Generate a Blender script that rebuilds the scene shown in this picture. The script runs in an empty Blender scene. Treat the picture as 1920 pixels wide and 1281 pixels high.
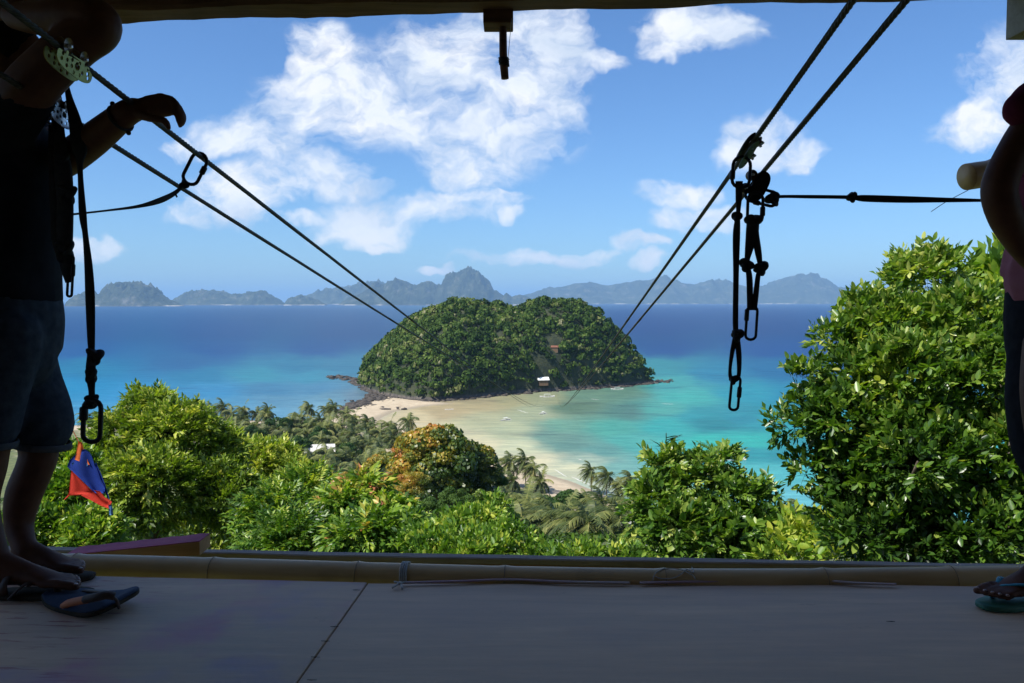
import bpy, bmesh, math, random
import numpy as np
from mathutils import Vector, Matrix, noise

R = math.radians
rnd = random.Random(11)
rs = np.random.RandomState(7)
scene = bpy.context.scene
col = scene.collection

# ------------------------------------------------------------------ camera, sky, sun, exposure
CZ = 62.0                      # eye height above the sea (m)
PITCH = R(2.79)
FPX = 1547.0
cam_d = bpy.data.cameras.new('camera')
cam = bpy.data.objects.new('camera', cam_d)
col.objects.link(cam)
cam_d.sensor_width = 36.0
cam_d.lens = 36.0 * FPX / 1920.0
cam_d.clip_start = 0.02
cam_d.clip_end = 200000.0
cam.location = (0, 0, CZ)
cam.rotation_euler = (math.pi / 2 - PITCH, 0, 0)
scene.camera = cam
scene.view_settings.view_transform = 'Standard'
scene.view_settings.look = 'None'
scene.view_settings.gamma = 1.0
scene.view_settings.use_curve_mapping = False
scene.view_settings.exposure = 0.80
cy = scene.cycles
cy.max_bounces = 8
cy.diffuse_bounces = 4
cy.glossy_bounces = 2
cy.transmission_bounces = 3
cy.volume_bounces = 0
cy.transparent_max_bounces = 8
cy.caustics_reflective = False
cy.caustics_refractive = False
cy.use_denoising = True
cy.use_adaptive_sampling = True
cy.adaptive_threshold = 0.01
cy.sample_clamp_indirect = 4.0

TO_SUN = Vector((-0.48, -0.34, 0.81)).normalized()
SKY_STRENGTH = 0.08


def ray(px, py):
    """world direction through a point of the photograph, scaled so that y = 1"""
    cx = (px - 960.0) / FPX
    cyy = (640.5 - py) / FPX
    y = math.cos(PITCH) + cyy * math.sin(PITCH)
    z = -math.sin(PITCH) + cyy * math.cos(PITCH)
    return cx / y, z / y


def P(px, py, Y):
    u, v = ray(px, py)
    return Vector((u * Y, Y, CZ + v * Y))


def PZ(px, py, z):
    u, v = ray(px, py)
    Y = (z - CZ) / v
    return Vector((u * Y, Y, z))


# ------------------------------------------------------------------ node helpers
class NT:
    def __init__(self, nt):
        self.nt = nt
        self.n = nt.nodes
        self.l = nt.links

    def new(self, t, **kw):
        nd = self.n.new(t)
        for k, v in kw.items():
            setattr(nd, k, v)
        return nd

    def setin(self, nd, i, v):
        if v is None:
            return
        if isinstance(v, bpy.types.NodeSocket):
            self.l.new(v, nd.inputs[i])
        else:
            s = nd.inputs[i]
            try:
                s.default_value = v
            except Exception:
                s.default_value = tuple(v) + (1.0,)

    def math(self, op, a, b=None, c=None, clamp=False):
        nd = self.new('ShaderNodeMath', operation=op, use_clamp=clamp)
        self.setin(nd, 0, a)
        self.setin(nd, 1, b)
        self.setin(nd, 2, c)
        return nd.outputs[0]

    def vec(self, op, a, b=None, out=0):
        nd = self.new('ShaderNodeVectorMath', operation=op)
        self.setin(nd, 0, a)
        self.setin(nd, 1, b)
        return nd.outputs['Value'] if op in ('LENGTH', 'DOT_PRODUCT', 'DISTANCE') else nd.outputs[0]

    def noise(self, vec, scale, detail=5, rough=0.55, dist=0.0, color=False, dim='3D'):
        nd = self.new('ShaderNodeTexNoise', noise_dimensions=dim)
        if vec is not None:
            self.l.new(vec, nd.inputs['Vector'])
        nd.inputs['Scale'].default_value = scale
        nd.inputs['Detail'].default_value = detail
        nd.inputs['Roughness'].default_value = rough
        nd.inputs['Distortion'].default_value = dist
        return nd.outputs['Color' if color else 'Fac']

    def ramp(self, fac, stops, interp='LINEAR'):
        nd = self.new('ShaderNodeValToRGB')
        nd.color_ramp.interpolation = interp
        el = nd.color_ramp.elements
        while len(el) < len(stops):
            el.new(0.5)
        for e, (p, c) in zip(el, stops):
            e.position = p
            e.color = tuple(c) + ((1.0,) if len(c) == 3 else ())
        self.setin(nd, 0, fac)
        return nd.outputs[0]

    def mix(self, fac, a, b, mode='MIX'):
        nd = self.new('ShaderNodeMix', data_type='RGBA', blend_type=mode)
        self.setin(nd, 0, fac)
        self.setin(nd, 6, a)
        self.setin(nd, 7, b)
        return nd.outputs[2]

    def maprange(self, v, a, b, c=0.0, d=1.0, smooth=True):
        nd = self.new('ShaderNodeMapRange', interpolation_type='SMOOTHSTEP' if smooth else 'LINEAR')
        self.setin(nd, 0, v)
        for i, x in enumerate((a, b, c, d)):
            nd.inputs[i + 1].default_value = x
        return nd.outputs[0]

    def mapping(self, vec, scale=(1, 1, 1), loc=(0, 0, 0), rot=(0, 0, 0)):
        nd = self.new('ShaderNodeMapping')
        self.l.new(vec, nd.inputs[0])
        nd.inputs['Location'].default_value = loc
        nd.inputs['Rotation'].default_value = rot
        nd.inputs['Scale'].default_value = scale
        return nd.outputs[0]

    def coord(self, which='Object'):
        return self.new('ShaderNodeTexCoord').outputs[which]

    def pos(self):
        return self.new('ShaderNodeNewGeometry').outputs['Position']

    def attr(self, name, out='Fac'):
        nd = self.new('ShaderNodeAttribute', attribute_name=name)
        return nd.outputs[out]

    def bump(self, h, strength=0.3, dist=0.02, normal=None):
        nd = self.new('ShaderNodeBump')
        nd.inputs['Strength'].default_value = strength
        nd.inputs['Distance'].default_value = dist
        self.l.new(h, nd.inputs['Height'])
        if normal is not None:
            self.l.new(normal, nd.inputs['Normal'])
        return nd.outputs[0]


def material(name, build=None, color=(0.5, 0.5, 0.5), rough=0.6, metal=0.0, spec=0.5):
    m = bpy.data.materials.new(name)
    m.use_nodes = True
    t = NT(m.node_tree)
    b = t.n['Principled BSDF']
    b.inputs['Base Color'].default_value = tuple(color) + (1.0,)
    b.inputs['Roughness'].default_value = rough
    b.inputs['Metallic'].default_value = metal
    b.inputs['Specular IOR Level'].default_value = spec
    if build:
        build(t, b)
    return m


def mottled(name, c1, c2, scale=8, rough=0.7, metal=0.0, bump=0.2, bdist=0.004, stretch=(1, 1, 1), detail=6, spec=0.4):
    def f(t, b):
        v = t.mapping(t.coord('Object'), scale=stretch)
        n = t.noise(v, scale, detail)
        t.l.new(t.ramp(n, [(0.3, c1), (0.7, c2)]), b.inputs['Base Color'])
        n2 = t.noise(v, scale * 4, 4)
        t.l.new(t.bump(n2, bump, bdist), b.inputs['Normal'])
    return material(name, f, c1, rough, metal, spec)


def lin(c):
    c = np.asarray(c, float) / 255.0
    return np.where(c <= 0.04045, c / 12.92, ((c + 0.055) / 1.055) ** 2.4)


# ------------------------------------------------------------------ world: Nishita sky with broken cumulus
world = bpy.data.worlds.new('World')
scene.world = world
world.use_nodes = True
W = NT(world.node_tree)
W.n.clear()
sky = W.new('ShaderNodeTexSky', sky_type='NISHITA')
sky.sun_disc = False
sky.sun_elevation = math.asin(TO_SUN.z)
sky.sun_rotation = math.atan2(TO_SUN.x, TO_SUN.y)
sky.altitude = 60
sky.air_density = 1.0
sky.dust_density = 0.4
sky.ozone_density = 3.0
CLOUDS = [  # x, y, rx, ry in the photograph's angular units (1 px = 1/1547 of a radian)
    (600, 95, 60, 60), (640, 170, 120, 75), (720, 195, 120, 70), (570, 215, 90, 45), (490, 240, 85, 38), (405, 250, 52, 28),
    (850, 140, 130, 85), (940, 90, 130, 70), (1010, 165, 75, 95), (930, 240, 120, 70), (880, 300, 90, 55), (1040, 60, 60, 45),
    (760, 215, 140, 40), (860, 335, 50, 22), (600, 335, 80, 35), (550, 285, 60, 45), (470, 350, 95, 40), (410, 385, 80, 28),
    (690, 425, 90, 34), (660, 445, 60, 22), (770, 400, 130, 24), (890, 380, 90, 15), (955, 402, 25, 13), (640, 360, 70, 18),
    (1310, 55, 95, 36), (1260, 85, 45, 16), (1370, 68, 60, 13), (1125, 108, 45, 20),
    (1430, 280, 60, 45), (1480, 300, 55, 26), (1265, 365, 70, 22), (1300, 410, 75, 20), (1200, 457, 42, 13),
    (1215, 490, 28, 15), (1010, 480, 120, 12), (1100, 470, 60, 8), (830, 500, 30, 8), (690, 460, 50, 10),
    (1900, 150, 70, 75), (1840, 235, 80, 42), (1920, 210, 80, 70), (180, 460, 50, 15), (325, 275, 30, 20), (560, 410, 50, 10),
]
d = W.coord('Generated')
sx = W.new('ShaderNodeSeparateXYZ')
W.l.new(d, sx.inputs[0])
yy = W.math('MAXIMUM', sx.outputs['Y'], 0.03)
u_ = W.math('DIVIDE', sx.outputs['X'], yy)
v_ = W.math('DIVIDE', sx.outputs['Z'], yy)
cu = W.new('ShaderNodeCombineXYZ')
W.l.new(u_, cu.inputs[0]); W.l.new(v_, cu.inputs[1])
puv = cu.outputs[0]
wob = W.vec('SUBTRACT', W.noise(puv, 9.0, 4, 0.6, color=True), (0.5, 0.5, 0.5))
puvw = W.vec('ADD', puv, W.vec('MULTIPLY', wob, (0.10, 0.075, 0.0)))
mask = None
for (cx_, cy_, rx_, ry_) in CLOUDS:
    uu, vv = ray(cx_, cy_)
    e = W.vec('MULTIPLY', W.vec('SUBTRACT', puvw, (uu, vv, 0)), (FPX / (rx_ * 1.55), FPX / (ry_ * 1.55), 0))
    q = W.math('SUBTRACT', 1.0, W.vec('DOT_PRODUCT', e, e))
    mask = q if mask is None else W.math('SMOOTH_MAX', mask, q, 0.25)
mask = W.math('MAXIMUM', mask, 0.0)
# clouds of the same kind over the rest of the sky (a plane of clouds seen in perspective)
zz = W.math('ADD', W.math('MAXIMUM', sx.outputs['Z'], 0.0), 0.12)
cp = W.new('ShaderNodeCombineXYZ')
W.l.new(W.math('DIVIDE', sx.outputs['X'], zz), cp.inputs[0])
W.l.new(W.math('DIVIDE', sx.outputs['Y'], zz), cp.inputs[1])
gen = W.noise(cp.outputs[0], 0.9, 3, 0.5)
gen = W.maprange(gen, 0.5, 0.66)
au = W.math('ABSOLUTE', u_)
outside = W.math('MAXIMUM', W.maprange(au, 0.68, 0.85), W.math('MAXIMUM', W.maprange(v_, 0.42, 0.55), W.maprange(sx.outputs['Y'], 0.2, 0.05)))
mask = W.math('MAXIMUM', mask, W.math('MULTIPLY', gen, outside))
fbm = W.noise(W.mapping(puvw, scale=(1, 1.45, 1)), 13.0, 13, 0.62, 0.15)
big = W.noise(W.mapping(puvw, scale=(1, 1.4, 1), loc=(3.1, 1.7, 0)), 7.0, 3, 0.5)
dens = W.math('ADD', W.math('MULTIPLY', mask, 1.12), W.math('MULTIPLY', W.math('SUBTRACT', fbm, 0.535), 4.2))
dens = W.math('ADD', dens, W.math('MULTIPLY', W.math('SUBTRACT', big, 0.5), 0.7))
alpha = W.maprange(dens, 0.0, 1.1, smooth=False)
alpha = W.math('MULTIPLY', alpha, W.maprange(mask, 0.0, 0.6))
alpha = W.math('MULTIPLY', alpha, 0.93)
shade = W.noise(W.mapping(puvw, scale=(1, 1.6, 1), loc=(0.03, -0.02, 0)), 8.0, 6, 0.55)
CW = 0.64 / SKY_STRENGTH
ccol = W.ramp(shade, [(0.34, (0.60 * CW, 0.70 * CW, 0.85 * CW)), (0.52, (0.90 * CW, 0.94 * CW, 1.0 * CW)), (0.62, (1.0 * CW, 1.0 * CW, 1.0 * CW))])
SKYTINT = (0.58, 0.82, 1.10)
skyc = W.mix(1.0, sky.outputs[0], SKYTINT, 'MULTIPLY')
bg = W.new('ShaderNodeBackground')
bg.inputs['Strength'].default_value = SKY_STRENGTH
W.l.new(W.mix(alpha, skyc, ccol), bg.inputs['Color'])
wo = W.new('ShaderNodeOutputWorld')
W.l.new(bg.outputs[0], wo.inputs['Surface'])

sun_d = bpy.data.lights.new('sun', 'SUN')
sun_d.energy = 4.4
sun_d.angle = R(0.53)
sun_d.color = (1.0, 0.955, 0.88)
sun = bpy.data.objects.new('sun', sun_d)
col.objects.link(sun)
sun.rotation_euler = TO_SUN.to_track_quat('Z', 'Y').to_euler()
sun.location = (-20, -20, CZ + 40)


# ------------------------------------------------------------------ object helpers
def tag(o, label=None, cat=None, group=None, kind=None):
    if label: o['label'] = label
    if cat: o['category'] = cat
    if group: o['group'] = group
    if kind: o['kind'] = kind
    return o


def empty(name, loc, label, cat, group=None):
    o = bpy.data.objects.new(name, None)
    col.objects.link(o)
    o.location = loc
    o.empty_display_size = 0.1
    return tag(o, label, cat, group)


def mesh_np(name, V, F, mat, tint=None, smooth=False, colors=None):
    V = np.ascontiguousarray(V, np.float32)
    F = np.ascontiguousarray(F, np.int32)
    me = bpy.data.meshes.new(name)
    k = F.shape[1]
    me.vertices.add(len(V))
    me.vertices.foreach_set('co', V.ravel())
    me.loops.add(F.size)
    me.loops.foreach_set('vertex_index', F.ravel())
    me.polygons.add(len(F))
    me.polygons.foreach_set('loop_start', np.arange(0, F.size, k, dtype=np.int32))
    me.polygons.foreach_set('loop_total', np.full(len(F), k, np.int32))
    if smooth:
        me.polygons.foreach_set('use_smooth', np.ones(len(F), bool))
    if tint is not None:
        a = me.attributes.new('tint', 'FLOAT', 'FACE')
        a.data.foreach_set('value', np.ascontiguousarray(tint, np.float32))
    if colors is not None:
        a = me.attributes.new('water', 'FLOAT_COLOR', 'POINT')
        a.data.foreach_set('color', np.ascontiguousarray(colors, np.float32).ravel())
    me.update(calc_edges=True)
    if mat:
        me.materials.append(mat)
    return me


def link(name, me, parent=None, loc=None):
    o = bpy.data.objects.new(name, me)
    col.objects.link(o)
    if parent is not None:
        o.parent = parent
    if loc is not None:
        o.location = loc
    return o


class MB:
    """collects shapes and links them as one mesh object"""
    def __init__(self):
        self.v = []
        self.f = []

    def add(self, vs, fs):
        o = len(self.v)
        self.v += [Vector(a) for a in vs]
        self.f += [tuple(i + o for i in f) for f in fs]
        return self

    def box(self, c, s, rot=None, bev=0.0):
        c = Vector(c)
        hx, hy, hz = s[0] / 2, s[1] / 2, s[2] / 2
        if bev <= 0:
            vs = [(x, y, z) for x in (-hx, hx) for y in (-hy, hy) for z in (-hz, hz)]
            fs = [(0, 1, 3, 2), (4, 6, 7, 5), (0, 4, 5, 1), (2, 3, 7, 6), (0, 2, 6, 4), (1, 5, 7, 3)]
        else:
            bm = bmesh.new()
            bmesh.ops.create_cube(bm, size=1.0, matrix=Matrix.Diagonal((s[0], s[1], s[2], 1)))
            bmesh.ops.bevel(bm, geom=bm.edges[:], offset=bev, segments=2, affect='EDGES', profile=0.6)
            bm.verts.index_update()
            vs = [tuple(v.co) for v in bm.verts]
            fs = [tuple(v.index for v in f.verts) for f in bm.faces]
            bm.free()
        vs = [Vector(v) for v in vs]
        if rot is not None:
            vs = [rot @ v for v in vs]
        return self.add([c + v for v in vs], fs)

    def tube(self, pts, rad, sides=10, ref=None, cap=True, closed=False):
        pts = [Vector(p) for p in pts]
        n = len(pts)
        if not isinstance(rad, (list, tuple)) or (isinstance(rad, tuple) and len(rad) == 2 and n != 2):
            rad = [rad] * n
        T = []
        for i in range(n):
            if closed:
                a, b = pts[(i - 1) % n], pts[(i + 1) % n]
            else:
                a, b = pts[max(i - 1, 0)], pts[min(i + 1, n - 1)]
            d_ = b - a
            T.append(d_.normalized() if d_.length > 1e-9 else Vector((0, 0, 1)))
        if ref is None:
            r0 = Vector((0, 0, 1)) if abs(T[0].z) < 0.9 else Vector((1, 0, 0))
        else:
            r0 = Vector(ref)
        X = (r0 - T[0] * r0.dot(T[0])).normalized()
        base = len(self.v)
        for i in range(n):
            if ref is not None:
                X2 = r0 - T[i] * r0.dot(T[i])
                if X2.length > 1e-4:
                    X = X2.normalized()
            else:
                X = (X - T[i] * X.dot(T[i])).normalized()
            Yv = T[i].cross(X)
            ra = rad[i]
            ra, rb = ra if isinstance(ra, (tuple, list)) else (ra, ra)
            for k in range(sides):
                a = 2 * math.pi * k / sides
                self.v.append(pts[i] + X * (math.cos(a) * ra) + Yv * (math.sin(a) * rb))
        m = n if closed else n - 1
        for i in range(m):
            j = (i + 1) % n
            for k in range(sides):
                k2 = (k + 1) % sides
                self.f.append((base + i * sides + k, base + i * sides + k2, base + j * sides + k2, base + j * sides + k))
        if cap and not closed:
            self.f.append(tuple(base + k for k in reversed(range(sides))))
            self.f.append(tuple(base + (n - 1) * sides + k for k in range(sides)))
        return self

    def ball(self, c, r, seg=10, rings=7, rot=None):
        c = Vector(c)
        r = r if isinstance(r, (tuple, list)) else (r, r, r)
        vs = [Vector((0, 0, 1))]
        for i in range(1, rings):
            th = math.pi * i / rings
            for k in range(seg):
                a = 2 * math.pi * k / seg
                vs.append(Vector((math.sin(th) * math.cos(a), math.sin(th) * math.sin(a), math.cos(th))))
        vs.append(Vector((0, 0, -1)))
        fs = [(0, 1 + k, 1 + (k + 1) % seg) for k in range(seg)]
        for i in range(rings - 2):
            for k in range(seg):
                a, b = 1 + i * seg + k, 1 + i * seg + (k + 1) % seg
                fs.append((a, a + seg, b + seg, b))
        L = len(vs) - 1
        o = 1 + (rings - 2) * seg
        fs += [(o + (k + 1) % seg, o + k, L) for k in range(seg)]
        out = []
        for v in vs:
            w = Vector((v.x * r[0], v.y * r[1], v.z * r[2]))
            if rot is not None:
                w = rot @ w
            out.append(c + w)
        return self.add(out, fs)

    def mesh(self, name, mat, smooth=True, origin=None):
        o = Vector(origin) if origin is not None else Vector((0, 0, 0))
        me = bpy.data.meshes.new(name)
        me.from_pydata([tuple(v - o) for v in self.v], [], self.f)
        if smooth:
            me.polygons.foreach_set('use_smooth', [True] * len(me.polygons))
        me.update()
        if mat:
            me.materials.append(mat)
        return me

    def build(self, name, mat, parent=None, smooth=True, origin=None):
        """vertices are in world space; origin = the parent thing's location"""
        if origin is None and parent is not None:
            origin = world_loc(parent)
        me = self.mesh(name, mat, smooth, origin)
        o = link(name, me, parent)
        if parent is None and origin is not None:
            o.location = origin
        return o


def world_loc(o):
    l = Vector((0, 0, 0))
    while o is not None:
        l += o.location
        o = o.parent
    return l


def smooth_path(pts, per=8):
    pts = [Vector(p) for p in pts]
    out = []
    n = len(pts)
    for i in range(n - 1):
        p0, p1, p2, p3 = pts[max(i - 1, 0)], pts[i], pts[i + 1], pts[min(i + 2, n - 1)]
        for k in range(per):
            t = k / per
            out.append(0.5 * ((2 * p1) + (p2 - p0) * t + (2 * p0 - 5 * p1 + 4 * p2 - p3) * t * t + (3 * p1 - p0 - 3 * p2 + p3) * t ** 3))
    out.append(pts[-1])
    return out


def smooth_vals(vals, per=8):
    pv = [Vector((v[0], v[1], 0)) if isinstance(v, (tuple, list)) else Vector((v, v, 0)) for v in vals]
    return [(max(q.x, 1e-4), max(q.y, 1e-4)) for q in smooth_path(pv, per)]


def fuse(mb, name, mat, voxel, parent=None, origin=None, smooth_it=4):
    """joins overlapping shapes into one continuous skin"""
    o = mb.build(name, mat, None, True, origin)
    m = o.modifiers.new('r', 'REMESH')
    m.mode = 'VOXEL'
    m.voxel_size = voxel
    m.use_smooth_shade = True
    if smooth_it:
        s = o.modifiers.new('s', 'SMOOTH')
        s.factor = 0.5
        s.iterations = smooth_it
    dg = bpy.context.evaluated_depsgraph_get()
    me = bpy.data.meshes.new_from_object(o.evaluated_get(dg))
    old = o.data
    o.modifiers.clear()
    o.data = me
    me.name = name
    bpy.data.meshes.remove(old)
    if parent is not None:
        o.location = (Vector(origin) if origin is not None else Vector((0, 0, 0))) - world_loc(parent)
        o.parent = parent
    return o
# ------------------------------------------------------------------ sea, land, islands
def poly_sd(px, py, poly):
    """signed distance to a closed polygon, positive inside"""
    px = np.asarray(px, float); py = np.asarray(py, float)
    dmin = np.full(px.shape, 1e18)
    inside = np.zeros(px.shape, bool)
    n = len(poly)
    for i in range(n):
        x1, y1 = poly[i]; x2, y2 = poly[(i + 1) % n]
        dx, dy = x2 - x1, y2 - y1
        t = np.clip(((px - x1) * dx + (py - y1) * dy) / (dx * dx + dy * dy + 1e-12), 0, 1)
        dmin = np.minimum(dmin, (px - x1 - t * dx) ** 2 + (py - y1 - t * dy) ** 2)
        c = ((y1 > py) != (y2 > py)) & (px < (x2 - x1) * (py - y1) / (y2 - y1 + 1e-12) + x1)
        inside ^= c
    return np.where(inside, 1, -1) * np.sqrt(dmin)


def xy(px, py):
    p = PZ(px, py, 0.0)
    return (p.x, p.y)


COAST = [(-900, 470), (-500, 450)] + [xy(*q) for q in [(0, 800), (200, 797), (400, 790), (560, 787), (618, 783), (646, 770), (668, 762),
         (690, 752), (702, 742), (740, 744), (800, 751), (850, 757), (800, 762), (740, 772), (712, 785), (735, 797), (790, 812), (860, 838),
         (930, 862), (1000, 882), (1070, 903), (1130, 927), (1190, 956), (1250, 982), (1330, 1000), (1450, 1012), (1560, 1015), (1800, 1010), (2200, 985)]] \
        + [(600, 190), (900, 100), (900, -200), (-900, -200)]


def fbm2(x, y, s, oct=4, seed=0.0):
    """cheap vectorised fractal of sines with rotated axes"""
    out = np.zeros(np.shape(x)); amp = 1.0; tot = 0
    a = 0.7 + seed
    for k in range(oct):
        ca, sa = math.cos(a), math.sin(a)
        X = (x * ca - y * sa) * s; Yq = (x * sa + y * ca) * s
        out += amp * np.sin(X + 1.7 * np.sin(Yq * 0.9 + seed + k) + seed * 3.1) * np.cos(Yq + 1.3 * np.sin(X * 0.8 + 2.1 * k) + seed)
        tot += amp; amp *= 0.55; s *= 2.03; a += 1.3
    return out / tot


def land_z(x, y):
    x = np.asarray(x, float); y = np.asarray(y, float)
    sd = poly_sd(x, y, COAST)
    beach = np.where(sd > 0, np.minimum(sd * 0.075, 2.2 + 0.004 * sd), np.maximum(sd * 0.06, -3.0))
    # hillside falling from the hut towards the beach
    hill = 58.6 - 0.262 * np.maximum(y, 0) + np.where(y < 0, 0.05 * -y, 0) - 1.2 * np.clip(y / 6, 0, 1) + 1.2 * fbm2(x, y, 0.07, 3)
    hill = hill - 0.00035 * np.maximum(np.abs(x) - 20, 0) ** 1.5 * (y > -40)
    k = 6.0
    sd_lim = np.clip(sd / 25.0, 0, 1)
    h = np.log(np.exp(np.clip((hill - 2.5) / k, -40, 40)) + 1) * k
    return beach + h * sd_lim


# --- sea
nr, na = 400, 300
t = np.linspace(0, 1, nr)
pxs = 1.0 / np.linspace(1 / 110.0, 1 / 90000.0, nr)        # even in angle seen from the hill
az = np.linspace(R(-72), R(72), na)
rr, aa = np.meshgrid(pxs, az, indexing='ij')
SX = rr * np.sin(aa); SY = rr * np.cos(aa)
# colour of the water body itself (sand bed, reef, depth), given at places of the sea
CTRL = [
    (100, 580, 44, 84, 142), (500, 580, 44, 84, 142), (1300, 578, 40, 78, 142), (1560, 578, 40, 78, 142), (-300, 580, 44, 84, 142), (2300, 580, 40, 78, 142),
    (130, 620, 38, 80, 146), (400, 620, 40, 82, 146), (650, 620, 44, 86, 145), (1220, 610, 32, 70, 138), (1450, 610, 32, 70, 138),
    (150, 655, 30, 86, 150), (400, 655, 38, 86, 148), (600, 650, 42, 86, 146), (1250, 650, 30, 76, 140), (1450, 650, 26, 76, 144), (1560, 650, 26, 70, 140),
    (160, 690, 34, 118, 158), (350, 682, 52, 100, 150), (560, 690, 58, 120, 154), (640, 685, 62, 124, 156), (480, 705, 66, 136, 160), (580, 705, 68, 134, 162), (380, 705, 50, 120, 158),
    (150, 720, 30, 126, 172), (250, 740, 52, 132, 180), (400, 735, 66, 132, 176), (500, 730, 76, 124, 160), (600, 730, 88, 132, 166),
    (420, 760, 88, 136, 170), (520, 755, 100, 134, 162), (620, 745, 112, 140, 162), (600, 770, 128, 154, 178), (480, 772, 108, 146, 178), (660, 745, 110, 132, 150),
    (1230, 690, 62, 140, 150), (1260, 720, 76, 160, 158), (1340, 700, 44, 126, 158), (1450, 690, 30, 104, 150), (1540, 690, 26, 84, 144),
    (1280, 745, 72, 166, 158), (1400, 740, 42, 140, 160), (1500, 740, 30, 126, 158),
    (1100, 740, 118, 144, 126), (1160, 735, 110, 140, 124), (1020, 748, 138, 144, 112), (960, 752, 146, 144, 110), (900, 760, 152, 144, 112), (1070, 765, 104, 126, 110),
    (1180, 770, 92, 128, 122), (1240, 765, 84, 158, 148), (830, 770, 158, 146, 114), (780, 785, 176, 166, 132), (1000, 775, 142, 152, 124), (900, 790, 156, 160, 128),
    (850, 810, 176, 174, 140), (950, 810, 156, 164, 132), (1060, 800, 118, 158, 142), (1150, 805, 88, 162, 150), (1250, 800, 60, 160, 158), (1340, 795, 44, 128, 138),
    (1310, 780, 50, 140, 150), (1390, 785, 48, 134, 150), (1470, 780, 40, 152, 160), (900, 835, 180, 176, 144), (980, 840, 166, 172, 142), (1060, 835, 108, 142, 136), (1040, 820, 118, 148, 138),
    (1130, 845, 104, 148, 144), (1180, 830, 84, 160, 154), (1250, 840, 74, 166, 162), (1330, 830, 58, 170, 160), (1420, 830, 56, 168, 160), (1400, 845, 50, 140, 150), (1470, 852, 48, 134, 146), (1500, 835, 50, 140, 150),
    (1000, 865, 184, 180, 148), (1080, 880, 176, 178, 148), (1100, 865, 140, 160, 142), (1170, 880, 120, 164, 158), (1240, 880, 100, 168, 164), (1330, 880, 88, 172, 172), (1450, 890, 88, 172, 176), (1540, 880, 76, 168, 174),
    (1150, 915, 160, 172, 152), (1240, 930, 120, 172, 170), (1400, 940, 100, 166, 178), (1500, 930, 104, 174, 184), (1300, 970, 140, 170, 162), (1500, 980, 104, 168, 180), (1700, 950, 96, 170, 178), (2000, 850, 50, 160, 164), (2000, 720, 28, 110, 156),
    (-200, 690, 40, 110, 160), (-200, 760, 60, 140, 180), (50, 770, 84, 146, 184), (250, 775, 86, 146, 182),
]
cu_ = np.array([ray(a[0], 640)[0] for a in CTRL])
cv_ = np.array([ray(a[0], a[1])[1] for a in CTRL])
cc_ = np.array([lin(a[2:]) for a in CTRL])
for k_, a in enumerate(CTRL):
    if a[0] < 640: cc_[k_] *= (0.66, 0.96, 0.92)        # clear open water in the left bay
    elif a[2] > 130: cc_[k_] *= (1.16, 1.15, 1.16)      # pale sand bed under a few centimetres of water
    else: cc_[k_] *= (0.80, 0.94, 0.90)
gu = SX / SY; gv = -CZ / SY
wob1 = fbm2(gu * 60, gv * 160, 1.0, 4, 0.3) * 0.010
wob2 = fbm2(gu * 60, gv * 160, 1.0, 4, 1.9) * 0.0035
gu2 = gu + wob1; gv2 = gv + wob2
acc = np.zeros(gu.shape + (3,)); ws = np.zeros(gu.shape)
for a, b, c in zip(cu_, cv_, cc_):
    w = 1.0 / (((gu2 - a) * 0.62) ** 2 + ((gv2 - b) * 1.9) ** 2 + 2e-5) ** 2.0
    acc += w[..., None] * c; ws += w
wcol = acc / ws[..., None]
# reef patches
reef = 0.15 * np.clip(fbm2(SX, SY, 0.035, 5, 2.2) * 1.6 - 0.35, 0, 1) * (SY < 900) * (SX > 0) * np.clip((SY - 260) / 100, 0, 1) * 0.45
wcol = wcol * (1 - reef[..., None]) + reef[..., None] * (wcol * 0.55 + 0.3 * lin((70, 92, 98)))
WATER_K = 0.60
lum = np.clip(wcol.mean(-1, keepdims=True) * 2.2, 0, 1)
wcol = wcol * (1 + 0.22 * lum)
grey = wcol.mean(-1, keepdims=True)
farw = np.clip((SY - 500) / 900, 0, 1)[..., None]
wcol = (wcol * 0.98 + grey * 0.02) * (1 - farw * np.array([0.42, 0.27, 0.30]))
wcol = np.clip(wcol, 0.004, 1)
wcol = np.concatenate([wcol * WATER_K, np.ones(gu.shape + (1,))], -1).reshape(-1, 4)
idx = np.arange(nr * na).reshape(nr, na)
F = np.stack([idx[:-1, :-1], idx[:-1, 1:], idx[1:, 1:], idx[1:, :-1]], -1).reshape(-1, 4)


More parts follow.
